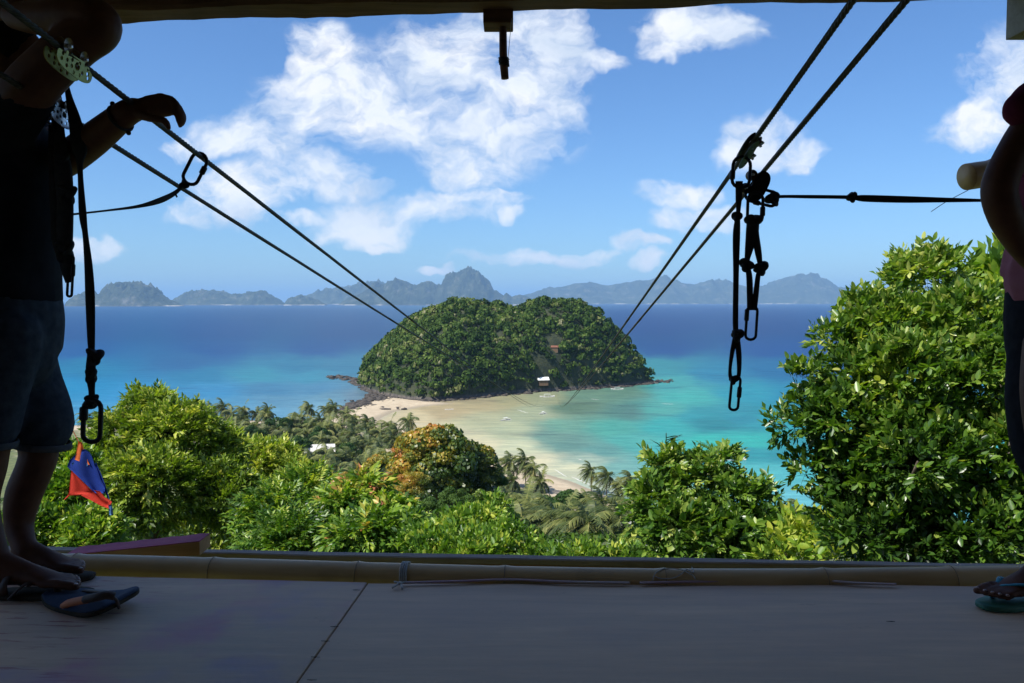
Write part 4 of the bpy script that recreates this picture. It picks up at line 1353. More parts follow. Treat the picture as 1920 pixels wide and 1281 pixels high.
# ------------------------------------------------------------------ buildings and boats down below
M_white = mottled('white_paint', (0.42, 0.41, 0.38), (0.62, 0.60, 0.56), 3, 0.6)
M_cream = mottled('cream_sheet', (0.42, 0.36, 0.27), (0.60, 0.52, 0.40), 1.5, 0.7)
M_greyroof = mottled('grey_sheet', (0.22, 0.215, 0.22), (0.40, 0.385, 0.38), 1.0, 0.6)
M_hutwood = mottled('hut_wood', (0.10, 0.06, 0.035), (0.22, 0.14, 0.08), 3, 0.8)
M_redroof = mottled('rust_red_sheet', (0.13, 0.05, 0.03), (0.24, 0.10, 0.06), 2, 0.7)
M_canvas = mottled('white_canvas', (0.70, 0.70, 0.68), (0.82, 0.82, 0.80), 1, 0.7)
M_blue = mottled('blue_paint', (0.05, 0.12, 0.3), (0.08, 0.2, 0.4), 2, 0.5)


def cottage(px, py, Y, w, dp, h, roofmat, label, rot=0.0, rh=None, name='beach_hut', tilt=0.0):
    c = P(px, py, Y)
    gz = float(land_z(np.array([c.x]), np.array([c.y]))[0])
    if 495 < c.y < 740 and abs(c.x) < 140:
        gz = float(island_z(np.array([c.x]), np.array([c.y]))[0])
    root = empty(name, (c.x, c.y, c.z - h), label, 'hut')
    rh = rh or w * 0.22
    M3 = Matrix.Rotation(rot, 3, 'Z')
    def tr(v): return M3 @ Vector(v) + root.location
    mb = MB(); mb.box((0, 0, (h - rh) / 2), (w * .84, dp * .84, h - rh)); mb.v = [tr(v) for v in mb.v]; mb.build('wall', M_hutwood, root, False)
    mb = MB(); mb.box((0, 0, -1.5), (w * .8, dp * .8, 3.0)); mb.v = [tr(v) for v in mb.v]; mb.build('footing', M_hutwood, root, False)
    mb = MB()
    mb.add([(-w / 2, -dp / 2, h - rh), (w / 2, -dp / 2, h - rh), (w / 2, dp / 2, h - rh), (-w / 2, dp / 2, h - rh), (-w / 2 * .98, 0, h), (w / 2 * .98, 0, h),
            (-w / 2, -dp / 2, h - rh - .12), (w / 2, -dp / 2, h - rh - .12), (w / 2, dp / 2, h - rh - .12), (-w / 2, dp / 2, h - rh - .12)],
           [(0, 1, 5, 4), (2, 3, 4, 5), (3, 0, 4), (1, 2, 5), (0, 6, 7, 1), (1, 7, 8, 2), (2, 8, 9, 3), (3, 9, 6, 0), (9, 8, 7, 6)])
    for i in range(int(w / 0.8)):       # sheet ribs
        x = -w / 2 + (i + .5) * 0.8
        for s in (-1, 1):
            mb.tube([(x, s * dp / 2, h - rh + .02), (x, 0, h + .02)], 0.05, 4)
    mb.v = [tr(v) for v in mb.v]; mb.build('roof', roofmat, root, False)
    for s in (-1, 1):
        mb = MB(); mb.box((s * w * .2, -dp * .42 - .02, (h - rh) * .5), (w * .14, .06, (h - rh) * .4)); mb.v = [tr(v) for v in mb.v]
        mb.build('window', M_dark, root, False)
    return root


M_dark = material('dark_opening', None, (0.02, 0.02, 0.022), 0.3)
cottage(600, 833, 300, 11, 7, 4.2, M_white, 'white-roofed house glimpsed between the grove palms', 0.2)
cottage(668, 810, 345, 9, 6, 3.6, M_cream, 'cream-roofed hut among the palms near the sandbar', -0.3)
cottage(908, 912, 255, 6, 5, 3.2, M_greyroof, 'small grey roof under the dark tree beside the beach palms', 0.3)
cottage(1082, 950, 205, 7.5, 6.0, 3.6, M_cream, 'beach hut with wide cream roof behind the foreground palms', 0.55, 1.8)
cottage(1172, 975, 168, 8.0, 6.0, 3.6, M_greyroof, 'house with pale grey sheet roof beside the pinnate bush', -0.7, 2.0)
cottage(1018, 707, TENT_Y, 8, 6, 2.8, M_canvas, 'white tent roof on the shore of the near island', 0.2, 1.9, 'island_station')
cottage(1040, 648, LOOK_Y, 5.5, 3.5, 2.0, M_redroof, 'red-roofed lookout hut high in the island forest', 0.0, 1.2, 'lookout_hut')
mb = MB(); a = PZ(1098, 968, 2.4); b_ = PZ(1124, 944, 2.6)
mb.tube(smooth_path([a, a.lerp(b_, .5) + Vector((0, 0, .8)), b_ + Vector((0, 0, 2.0))], 4), [0.5 - 0.03 * i for i in range(9)], 8)
tag(mb.build('fallen_trunk', M_bark, None, True, a), 'thick brown trunk leaning across the beach beside the cream hut', 'log')


def boat(px, py, L, label, rot, z=0.0, canopy=True, hull=None):
    c = PZ(px, py, z)
    root = empty('outrigger_boat', c, label, 'boat')
    M3 = Matrix.Rotation(rot, 3, 'Z')
    def fin(mb): mb.v = [M3 @ v + root.location for v in mb.v]; return mb
    mb = MB(); n = 13; prev = None; vs = []; fs = []
    for i in range(n):
        s = i / (n - 1) * 2 - 1
        w = 0.055 * L * (1 - abs(s) ** 2.2) + 0.01; sh = 0.10 * L * (0.42 + 0.45 * abs(s) ** 3)
        vs += [(s * L / 2, -w, sh), (s * L / 2, -w * .6, 0.0), (s * L / 2, 0, -0.02 * L), (s * L / 2, w * .6, 0.0), (s * L / 2, w, sh), (s * L / 2, 0, sh * .8)]
    for i in range(n - 1):
        for k in range(6):
            fs.append((i * 6 + k, i * 6 + (k + 1) % 6, (i + 1) * 6 + (k + 1) % 6, (i + 1) * 6 + k))
    fin(mb.add(vs, fs)).build('hull', hull or M_white, root)
    for s in (-1, 1):
        mb = MB(); mb.tube(smooth_path([(-L * .36, s * L * .24, .06), (0, s * L * .25, .02), (L * .4, s * L * .24, .12)], 4), 0.011 * L, 6)
        fin(mb).build('outrigger', M_white, root)
    for s in (-.22, .05, .27):
        mb = MB(); mb.tube(smooth_path([(s * L, -L * .25, .05), (s * L, -L * .1, .09 * L), (s * L, L * .1, .09 * L), (s * L, L * .25, .05)], 3), 0.007 * L, 5)
        fin(mb).build('crossbeam', M_white, root)
    if canopy:
        mb = MB(); mb.box((0, 0, .17 * L), (.42 * L, .10 * L, .008 * L))
        for sx2 in (-.18, .18):
            for sy in (-.04, .04):
                mb.tube([(sx2 * L, sy * L, .05 * L), (sx2 * L, sy * L, .168 * L)], .004 * L, 4)
        fin(mb).build('canopy', M_canvas, root, False)


boat(948, 788, 8, 'small white outrigger boat in the tan shallows, leftmost of the anchored ones', 0.9)
boat(1018, 776, 7, 'small white outrigger boat in the shallows right of the leftmost one', 1.1)
boat(1026, 744, 10, 'white outrigger boat moored close to the island shore', 0.2)
boat(1157, 730, 9, 'white boat at the right end of the island beach', 0.1)
boat(1368, 860, 13, 'large white outrigger boat half hidden behind the pinnate bush', -0.5)
boat(976, 934, 8.5, 'beached outrigger boat under the palms right of the orange tree', -0.6, 1.6)
boat(842, 768, 5, 'tiny white boat on the sandbar shallows near the island', 0.2, 0.0, False)

# gentle breaking line at the beach
mb = MB()
for (x0, y0, x1, y1, w_) in [(1040, 880, 1062, 894, .5), (1072, 894, 1106, 909, .7), (1080, 898, 1118, 914, .4), (1085, 861, 1090, 862, .5), (740, 793, 800, 796, .6), (1240, 757, 1262, 758, .5), (970, 768, 990, 775, .5), (1108, 748, 1122, 750, .4)]:
    n_ = 10; pts = []
    for i in range(n_ + 1):
        s = i / n_; pts.append(PZ(x0 + (x1 - x0) * s, y0 + (y1 - y0) * s + 0.5 * math.sin(i * 1.9), 0.02))
    mb.tube(pts, [(0.05, 0.5 * w_ * (0.3 + 0.7 * math.sin(math.pi * i / n_)) * (0.7 + .5 * ((i * 7) % 3) / 2)) for i in range(n_ + 1)], 6, ref=(0, 0, 1))
tag(mb.build('surf_foam', M_white), 'thin white foam lines where ripples break on the sand', 'foam', kind='stuff')

# ------------------------------------------------------------------ the hut
DZ = CZ - 0.90


def PD(px, py, dz=0.0):
    return PZ(px, py, DZ + dz)


def ply_mat(name, paint):
    def f(t, b):
        p = t.coord('Object')
        g = t.noise(t.mapping(p, scale=(1.0, 9.0, 1)), 2.2, 7, 0.65, 0.3)
        c = t.ramp(g, [(0.3, (0.54, 0.38, 0.25)), (0.7, (0.78, 0.57, 0.40))])
        big = t.noise(p, 1.3, 5, 0.6)
        c = t.mix(t.math('MULTIPLY', t.maprange(big, 0.45, 0.7), 0.35), c, (0.46, 0.34, 0.29))
        scuff = t.maprange(t.noise(t.mapping(p, scale=(1, 3, 1)), 5.0, 8, 0.75), 0.62, 0.72)
        c = t.mix(t.math('MULTIPLY', scuff, 0.45), c, (0.30, 0.20, 0.14))
        if paint:
            a1 = t.maprange(t.noise(t.mapping(p, loc=(3, 1, 0)), 2.4, 4, 0.55), 0.50, 0.68)
            c = t.mix(t.math('MULTIPLY', a1, 0.6), c, (0.60, 0.22, 0.32))
            a2 = t.maprange(t.noise(t.mapping(p, loc=(8, 4, 0)), 2.8, 4, 0.55), 0.52, 0.70)
            c = t.mix(t.math('MULTIPLY', a2, 0.5), c, (0.38, 0.29, 0.44))
            sp = t.new('ShaderNodeSeparateXYZ'); t.l.new(p, sp.inputs[0])
            # magenta overspray along the seam edge, red streaks at the left
            seam = t.math('ADD', t.math('MULTIPLY', sp.outputs[0], 1.0), t.math('MULTIPLY', sp.outputs[1], -0.045))
            edge = t.maprange(t.math('ADD', seam, t.math('MULTIPLY', t.noise(p, 4.0, 4), 0.3)), -0.47, -0.22)
            c = t.mix(t.math('MULTIPLY', edge, 0.85), c, (0.58, 0.17, 0.30))
            st = t.noise(t.mapping(p, scale=(2.0, 22.0, 1)), 2.6, 6, 0.7)
            red = t.math('MULTIPLY', t.maprange(st, 0.56, 0.64), t.maprange(sp.outputs[0], -0.85, -1.35))
            c = t.mix(t.math('MULTIPLY', red, 0.8), c, (0.32, 0.05, 0.08))
        else:
            a1 = t.maprange(t.noise(t.mapping(p, loc=(3, 5, 0)), 1.2, 4, 0.55), 0.52, 0.75)
            c = t.mix(t.math('MULTIPLY', a1, 0.4), c, (0.46, 0.32, 0.30))
        t.l.new(c, b.inputs['Base Color'])
        scr = t.maprange(t.noise(t.mapping(p, scale=(3.0, 60.0, 1), rot=(0, 0, 0.12)), 2.0, 5, 0.7), 0.66, 0.70)
        c = t.mix(t.math('MULTIPLY', scr, 0.35), c, (0.24, 0.17, 0.13))
        dust = t.maprange(t.noise(p, 38.0, 5, 0.7), 0.62, 0.70)
        c = t.mix(t.math('MULTIPLY', dust, 0.30), c, (0.72, 0.62, 0.52))
        rr_ = t.maprange(g, 0.3, 0.7, 0.55, 0.75)
        t.l.new(rr_, b.inputs['Roughness'])
        b.inputs['Specular IOR Level'].default_value = 0.35
        hgt = t.math('ADD', g, t.math('MULTIPLY', scuff, -0.5))
        t.l.new(t.bump(hgt, 0.35, 0.004), b.inputs['Normal'])
    return material(name, f, rough=0.65)


floor_root = bpy.data.objects.new('floor', None)
col.objects.link(floor_root)
floor_root.location = (0, 0, DZ)
tag(floor_root, kind='structure')


def slab(name, poly, z, th, mat, parent, bev=0.002):
    bm = bmesh.new()
    top = [bm.verts.new((p[0], p[1], z)) for p in poly]
    f = bm.faces.new(top)
    r_ = bmesh.ops.extrude_face_region(bm, geom=[f])
    bmesh.ops.translate(bm, verts=[v for v in r_['geom'] if isinstance(v, bmesh.types.BMVert)], vec=(0, 0, -th))
    bmesh.ops.recalc_face_normals(bm, faces=bm.faces)
    bmesh.ops.bevel(bm, geom=bm.edges[:], offset=bev, segments=1, affect='EDGES')
    me = bpy.data.meshes.new(name); bm.to_mesh(me); bm.free()
    me.materials.append(mat)
    o = link(name, me, parent)
    if parent is not None:
        o.matrix_parent_inverse = Matrix.Identity(4)
        o.location = -world_loc(parent)
    return o


e0, e1, e1b, e2, e3 = PD(60, 1079), PD(688, 1093.6), PD(690, 1093.8), PD(1640, 1096), PD(1915, 1101)
s0, s1 = PD(554, 1281), PD(557, 1281)
dirL = (s0 - e1).normalized(); sback = e1 + dirL * 5.2
dirR = (s1 - e1b).normalized(); sbackR = e1b + dirR * 5.2
def ext(a, b, x):
    t_ = (x - a.x) / (b.x - a.x)
    return a + (b - a) * t_
XL, XR, YB = -3.0, 3.2, -2.6
lp = [ext(e1, e0, XL), e1, e1 + dirL * 5.2, Vector((XL, YB, DZ))]
rp_ = [e1b, e2, e3, ext(e2, e3, XR), Vector((XR, YB, DZ)), e1b + dirR * 5.2]
slab('plywood_sheet', [(p.x, p.y) for p in lp], DZ + 0.003, 0.018, ply_mat('painted_plywood', True), floor_root)
floor_root.children[0]['label'] = 'left plywood sheet smeared with purple, blue and red paint'
slab('plywood_sheet', [(p.x, p.y) for p in rp_], DZ, 0.018, ply_mat('bare_plywood', False), floor_root)
mb = MB()
for x in np.arange(-2.8, 3.2, 0.6):
    mb.box((x, 0.0, DZ - 0.10), (0.06, 5.0, 0.14))
mb.build('joists', M_hutwood, floor_root, False)
floor_root.children[-1]['kind'] = 'stuff'

M_board = mottled('warm_wall_board', (0.30, 0.19, 0.11), (0.42, 0.28, 0.17), 3, 0.85)  # boards of unseen walls, put in to darken the hut and bounce warm fill
mb = MB()
mb.box((XL - 0.06, -0.8, CZ + 0.3), (0.05, 3.6, 2.5)); tag(mb.build('wall_left', M_board, None, False), kind='structure')
mb = MB()
mb.box((XR + 0.06, -0.8, CZ + 0.3), (0.05, 3.6, 2.5)); tag(mb.build('wall_right', M_board, None, False), kind='structure')
mb = MB()
mb.box((0.1, YB - 0.06, CZ + 0.3), (6.4, 0.05, 2.5)); tag(mb.build('wall_back', M_board, None, False), kind='structure')
mb = MB()
bm_rot = Matrix.Rotation(R(0), 3, 'X')
mb.box((-0.1, 0.12, CZ + 1.42), (9.6, 5.7, 0.08)); tag(mb.build('roof', M_board, None, False), kind='structure')  # roof out of view, eaves widened to keep sun off the deck


def wood_mat(name, c1, c2, scale=3.0, stretch=(1, 14, 14), rough=0.75, bump=0.5):
    def f(t, b):
        v = t.mapping(t.coord('Object'), scale=stretch)
        n = t.noise(v, scale, 8, 0.65, 0.6)
        n2 = t.noise(t.coord('Object'), 3.0, 4)
        c = t.ramp(n, [(0.28, c1), (0.72, c2)])
        c = t.mix(t.math('MULTIPLY', t.maprange(n2, 0.5, 0.7), 0.4), c, tuple(x * 0.55 for x in c1))
        t.l.new(c, b.inputs['Base Color'])
        t.l.new(t.bump(n, bump, 0.004), b.inputs['Normal'])
    return material(name, f, c1, rough, spec=0.3)


M_beam = wood_mat('brown_beam_wood', (0.09, 0.042, 0.022), (0.24, 0.12, 0.065))
M_greywood = wood_mat('weathered_grey_wood', (0.24, 0.185, 0.15), (0.42, 0.33, 0.27))
M_brownwood = wood_mat('rail_brown_wood', (0.40, 0.19, 0.07), (0.56, 0.29, 0.12))
M_palewood = wood_mat('pale_wood', (0.32, 0.27, 0.20), (0.46, 0.40, 0.31))
M_purplewood = wood_mat('purple_painted_wood', (0.34, 0.045, 0.10), (0.46, 0.09, 0.16))


def beam(name, mat, A, B, w, h, label=None, cat=None, parent=None, wob=0.004, seed=0, nseg=48, bev=0.008, up=Vector((0, 0, 1))):
    """sawn timber from A to B (centre line), w across, h high, slightly uneven"""
    A, B = Vector(A), Vector(B)
    T = (B - A).normalized(); S = T.cross(up).normalized(); U = S.cross(T)
    prof = []
    for sx2, sz2 in ((1, 1), (-1, 1), (-1, -1), (1, -1)):
        x, z = sx2 * w / 2, sz2 * h / 2
        q = [(x - sx2 * bev, z), (x, z - sz2 * bev)]
        if sx2 * sz2 > 0: q = q[::-1]
        prof += q
    mb = MB(); n = len(prof)
    for i in range(nseg + 1):
        c = A.lerp(B, i / nseg)
        s = i / nseg * (B - A).length
        for k, (x, z) in enumerate(prof):
            j = noise.noise(Vector((s * 2.3, seed + k // 2 * 3.1, 0))) * wob + noise.noise(Vector((s * 12, seed + k * 1.7, 4))) * wob * 0.35
            mb.v.append(c + S * (x + j * 0.6) + U * (z + j))
    for i in range(nseg):
        for k in range(n):
            mb.f.append((i * n + k, i * n + (k + 1) % n, (i + 1) * n + (k + 1) % n, (i + 1) * n + k))
    mb.f.append(tuple(range(n))[::-1]); mb.f.append(tuple(nseg * n + k for k in range(n)))
    # object axis along the grain
    o = mb.build(name, mat, parent, False, A if parent is None else None)
    if label: tag(o, label, cat)
    return o


def PH(px, py, dz):
    return PZ(px, py, CZ + dz)


# header beam over the opening
a, b_ = PH(230, 44, 0.95), PH(1900, 0, 0.95)
tdir = (b_ - a).normalized(); nrm = Vector((-tdir.y, tdir.x, 0))
A = a - tdir * 1.6 - nrm * 0.07; B = b_ + tdir * 1.2 - nrm * 0.07
beam('header_beam', M_beam, A + Vector((0, 0, 0.115)), B + Vector((0, 0, 0.115)), 0.14, 0.23, 'dark brown rough timber beam across the top of the opening', 'beam', wob=0.010, seed=2, nseg=120, bev=0.012)
# purlin and rafters above it (carry the roof)
for i, x in enumerate((-2.2, -0.9, 0.4, 1.7)):
    beam('rafter', M_beam, (x, -2.5, CZ + 1.30), (x, 2.55, CZ + 1.30), 0.07, 0.14, ['leftmost dark rafter under the roof', 'second dark rafter from the left under the roof', 'third dark rafter from the left under the roof', 'rightmost dark rafter under the roof'][i], 'rafter', wob=0.003)
    bpy.context.scene.objects[-1]
# centre block and hanging stick
bc = P(935, 40, 2.76)
bk = empty('hanging_stick', bc, 'short wooden stick hanging from a block under the header beam', 'stick')
MB().box(P(934.5, 42, 2.78) + Vector((0, 0, 0.012)), (0.098, 0.10, 0.058), None, 0.004).build('block', M_beam, bk, False)
mb = MB(); mb.tube([P(943, 50, 2.78), P(943.5, 100, 2.78), P(945, 125, 2.78), P(947, 148, 2.78)], [0.0125, 0.013, 0.0135, 0.0125], 10); mb.build('stick', M_beam, bk)
mb = MB()
for i in range(6):
    c = P(944 + i * 0.3, 109 + i * 2.6, 2.78)
    mb.tube([c + Vector((0.0155 * math.cos(a2), 0.0155 * math.sin(a2), 0.003 * math.sin(a2 + i))) for a2 in np.linspace(0, 2 * math.pi, 14)[:-1]], 0.0028, 5, closed=True)
M_cord = mottled('pale_cord', (0.35, 0.33, 0.30), (0.55, 0.52, 0.47), 40, 0.8)
M_darkcord = mottled('dark_cord', (0.02, 0.02, 0.02), (0.05, 0.045, 0.04), 40, 0.8)
mb.build('binding', M_darkcord, bk); bk.children[-1]['kind'] = 'stuff'
mb = MB(); mb.tube([P(959, 34, 2.72), P(957, 60, 2.74), P(953, 105, 2.76), P(952, 112, 2.765), P(957, 111, 2.765)], 0.0009, 4); mb.build('string', M_cord, bk)

# pale block top right
bx_ = MB()
bp = [P(1885, 80, 2.55), P(1925, 66, 2.48)]
q0 = P(1885, 76, 2.64); q1 = P(1990, 76, 2.64)
bx_.box(((q0.x + q1.x) / 2, 2.58, q0.z + 0.25), (q1.x - q0.x, 0.12, 0.5), None, 0.004)
tag(bx_.build('hanging_post', M_palewood, None, False, (q0.x, 2.58, q0.z)), 'pale sawn wooden post end hanging into the top right corner', 'post')

# bamboo rail on the edge
def bamboo(name, pts, r, nodes, label, cat, closed_end=True, parent=None, segs=6, taper=0.0):
    path = smooth_path(pts, 40)
    Ls = [0.0]
    for i in range(1, len(path)): Ls.append(Ls[-1] + (path[i] - path[i - 1]).length)
    root = empty(name, pts[0], label, cat)
    nd = []
    for q in nodes:
        j = min(range(len(path)), key=lambda i: abs(Ls[i] - q)); nd.append(Ls[j])
    rad = []
    for s in Ls:
        dd = min([abs(s - q) for q in nodes] + [9])
        rad.append(r * (1 + 0.05 * math.exp(-(dd / 0.02) ** 2) - 0.02 * math.exp(-((dd - 0.035) / 0.02) ** 2)) * (1 - taper * s / Ls[-1]))
    mb = MB(); mb.tube(path, rad, 24); mb.build('pole', M_bamboo, root)
    for q in nodes:
        i = min(range(len(path)), key=lambda i: abs(Ls[i] - q)); i = max(1, min(i, len(path) - 2))
        T_ = (path[i + 1] - path[i - 1]).normalized(); X = T_.cross(Vector((0, 0, 1))).normalized(); Y_ = T_.cross(X)
        mb = MB(); mb.tube([path[i] + (X * math.cos(a2) + Y_ * math.sin(a2)) * r * 1.055 for a2 in np.linspace(0, 2 * math.pi, 29)[:-1]], 0.0014, 5, closed=True)
        mb.build('node_ring', M_bamboonode, root)
    return root


M_bamboo = wood_mat('bamboo', (0.50, 0.31, 0.13), (0.66, 0.44, 0.21), 1.6, (1, 8, 8), 0.38, 0.12)
M_bamboonode = mottled('bamboo_node', (0.24, 0.16, 0.08), (0.36, 0.25, 0.13), 20, 0.6)
RB = 0.046
def PB(px, pytop):   # centre of the rail under its top edge
    u, v = ray(px, pytop)
    c = PZ(px, pytop, DZ + 0.038)
    return Vector((c.x, c.y, DZ + 0.038 - RB * 1.02))
topL, topM, topR = PB(60, 1037), PB(960, 1062), PB(1900, 1061)
pL = PB(-420, 1026)
pts_b = [pL, topL, PB(400, 1046), topM, PB(1400, 1067), topR, topR + (topR - PB(1400, 1067)).normalized() * 1.0]
def blen(px):
    path = smooth_path(pts_b, 40); L_ = 0.0; best = (1e9, 0)
    for i in range(1, len(path)):
        L_ += (path[i] - path[i - 1]).length
        u = 960 + path[i].x / path[i].y * FPX
        if abs(u - px) < best[0]: best = (abs(u - px), L_)
    return best[1]
bamboo('bamboo_rail', pts_b, RB, [blen(q) for q in (-140, 132, 392, 664, 948, 1252, 1551, 1800)], 'long tan bamboo pole lying along the front edge of the deck', 'bamboo pole')
# cord tied round the rail
mb = MB(); c = None
for off in (-0.010, -0.004, 0.003, 0.009):
    ctr = smooth_path(pts_b, 40); i = min(range(len(ctr)), key=lambda i: abs(960 + ctr[i].x / ctr[i].y * FPX - 763))
    T_ = (ctr[i + 1] - ctr[i - 1]).normalized(); X = T_.cross(Vector((0, 0, 1))).normalized(); Y_ = T_.cross(X)
    mb.tube([ctr[i] + T_ * (off + 0.003 * math.sin(a2)) + (X * math.cos(a2) + Y_ * math.sin(a2)) * (RB + 0.004) for a2 in np.linspace(0, 2 * math.pi, 29)[:-1]], 0.003, 6, closed=True)
kn = PD(750, 1094, 0.012)
mb.tube(smooth_path([kn + Vector((0.02, 0.015, 0.0)), kn, kn + Vector((-0.02, -0.03, -0.004))], 4), 0.0035, 6)
mb.tube(smooth_path([kn + Vector((-0.02, 0.015, 0.0)), kn, kn + Vector((0.012, -0.035, -0.006))], 4), 0.003, 6)
mb.ball(kn, (0.009, 0.009, 0.006))
o = mb.build('rope_tie', M_cord, None, True, kn); tag(o, 'pale cord wrapped round the bamboo rail with frayed ends on the deck', 'cord', kind=None)
# loose loop of string on the rail
def onrail(px, py):
    ctr = smooth_path(pts_b, 40); i = min(range(len(ctr)), key=lambda i: abs(960 + ctr[i].x / ctr[i].y * FPX - px))
    c0 = ctr[i]; u, v = ray(px, py); dd = Vector((u, 1, v)); o0 = Vector((0, 0, CZ))
    t_ = (c0 - o0).dot(dd) / dd.dot(dd); near = o0 + dd * t_
    off = near - c0; off.x = 0; h = math.sqrt(max((RB + .003) ** 2 - off.length ** 2, 0.0))
    if off.length > RB + .003: return c0 + off
    return o0 + dd * (t_ - h / dd.length)
mb = MB()
l1 = [(1224, 1088), (1230, 1074), (1250, 1066), (1275, 1068), (1298, 1078), (1304, 1086)]
l2 = [(1226, 1080), (1240, 1085), (1262, 1084), (1278, 1076), (1288, 1068), (1300, 1074), (1302, 1063)]
mb.tube(smooth_path([onrail(*q) for q in l1], 6), 0.0016, 5)
mb.tube(smooth_path([onrail(*q) for q in l2], 6), 0.0016, 5)
o = mb.build('string_loop', M_cord, None, True, onrail(1260, 1075)); tag(o, 'thin pale string looped on the bamboo rail right of centre', 'string')

# outer timber, in two lengths, and the purple plank
f0, f1, f2 = PZ(60, 1024, DZ - 0.035), PZ(1100, 1040, DZ - 0.035), PZ(1905, 1057, DZ - 0.035)
dd = (f2 - f0).normalized(); nn = Vector((-dd.y, dd.x, 0))
beam('edge_timber', M_greywood, f0 - dd * 1.2 - nn * 0.0225 - Vector((0, 0, 0.012)), f2 + dd * 0.8 - nn * 0.0225 - Vector((0, 0, 0.012)), 0.045, 0.024, 'grey weathered plank along the outer edge beyond the bamboo', 'plank', wob=0.003, seed=5, bev=0.004)
beam('edge_joist', M_brownwood, f0 - dd * 1.2 - nn * 0.020 - Vector((0, 0, 0.088)), f2 + dd * 0.8 - nn * 0.020 - Vector((0, 0, 0.088)), 0.036, 0.125, 'brown timber beam under the grey outer plank', 'beam', wob=0.003, seed=7)
# purple-topped plank, its right end propped up
pa, pb = PZ(120, 1043, DZ - 0.02), P(374, 1016, 2.92)
pp = empty('propped_plank', pa, 'short plank with purple painted top, right end propped up on the edge timber', 'plank')
T_ = (pb - pa).normalized()
Yb = Vector((0, 0.105, 0))
def wedge(name, mat, z0, z1, yoff=0.0, inset=0.0):
    A0, B0 = pa + Vector((0, yoff, z0)), pb + Vector((0, yoff, z0)); A1, B1 = pa + Vector((0, yoff, z1)), pb + Vector((0, yoff, z1))
    mb = MB()
    n = 14; vs = []; fs = []
    for i in range(n + 1):
        s = i / n; j = 0.0015 * math.sin(i * 2.1)
        a_, b2 = A0.lerp(B0, s), A1.lerp(B1, s)
        vs += [a_ + Vector((0, 0, j)), a_ + Yb, b2 + Yb + Vector((0, 0, j)), b2]
    for i in range(n):
        for k in range(4): fs.append((i * 4 + k, i * 4 + (k + 1) % 4, i * 4 + 4 + (k + 1) % 4, i * 4 + 4 + k))
    fs += [(3, 2, 1, 0), (n * 4, n * 4 + 1, n * 4 + 2, n * 4 + 3)]
    mb.add(vs, fs).build(name, mat, pp, False)
wedge('plank_body', M_brownwood, -0.048, 0.0)
wedge('painted_top', M_purplewood, 0.0005, 0.003)
# split bamboo slats on the deck edge
def slat(pxs_, label, r=0.006):
    pts = [PD(x, y, 0.010) for x, y in pxs_]
    mb = MB(); path = smooth_path(pts, 6)
    mb.tube(path, [(0.0035, r)] * len(path), 8, ref=(0, 0, 1))
    tag(mb.build('bamboo_strip', M_slat, None, True, pts[0]), label, 'strip')
M_slat = mottled('stained_split_bamboo', (0.36, 0.14, 0.22), (0.62, 0.54, 0.46), 2.5, 0.6, stretch=(1, 1, 1))
slat([(752, 1093), (860, 1090), (955, 1087), (1060, 1091), (1180, 1093)], 'thin split bamboo strip on the deck edge left of the string loop')
slat([(1200, 1093), (1350, 1090), (1525, 1088), (1600, 1093), (1680, 1096)], 'thin red-stained bamboo strip on the deck edge right of the string loop')
# small nail heads and splinters on the sheet seam
for i, (x, y) in enumerate([(668, 1107), (627, 1176), (610, 1203), (591, 1233), (584, 1276), (1671, 1166)]):
    mb = MB(); c = PD(x, y, 0.004)
    mb.tube([c + Vector((-0.012, 0.004, 0)), c + Vector((0.0, -0.002, 0.002)), c + Vector((0.012, 0.003, 0))], [0.0005, 0.0012, 0.0005], 5)
    o = mb.build('splinter', M_darkcord, None, True, c)
    tag(o, ['dark splinter at the far end of the sheet seam', 'splinter on the seam one third down', 'splinter halfway down the seam', 'splinter below the middle of the seam', 'splinter where the seam meets the picture edge', 'small dark fleck on the right plywood sheet'][i], 'splinter')

# bamboo pole end behind the right-hand arm
q0, q1 = P(1812, 332, 2.95), P(2010, 300, 3.05)
bamboo('bamboo_crosspiece', [q0, q0.lerp(q1, .5), q1], 0.047, [0.115], 'cut end of a tan bamboo pole poking out behind the right-hand arm', 'bamboo pole')
mb = MB()
mb.tube(smooth_path([P(1746, 397, 2.9), P(1775, 378, 2.9), P(1815, 357, 2.9)], 4), 0.0012, 4)
o = mb.build('twig', M_darkcord, None, True, P(1780, 376, 2.9)); tag(o, 'thin dark wire end sticking out below the cut bamboo pole', 'wire')
# ------------------------------------------------------------------ cables
M_steel = mottled('weathered_steel_wire', (0.022, 0.019, 0.016), (0.07, 0.06, 0.05), 30, 0.6, metal=0.5, bump=0.1)
M_black = mottled('black_webbing', (0.008, 0.008, 0.010), (0.02, 0.018, 0.02), 60, 0.8, bump=0.3, bdist=0.001)
M_iron = material('dark_anodised_metal', None, (0.02, 0.02, 0.022), 0.45, 0.6)
M_alloy = mottled('yellow_green_alloy', (0.24, 0.22, 0.045), (0.36, 0.33, 0.08), 30, 0.35, 0.5)
M_silver = mottled('silver_alloy', (0.5, 0.52, 0.52), (0.75, 0.76, 0.78), 30, 0.35, 0.7)
M_wheel = mottled('brown_wheel', (0.12, 0.08, 0.05), (0.2, 0.14, 0.09), 30, 0.4, 0.6)
LY = 575.0
land_pt = P(1020, 712, LY)


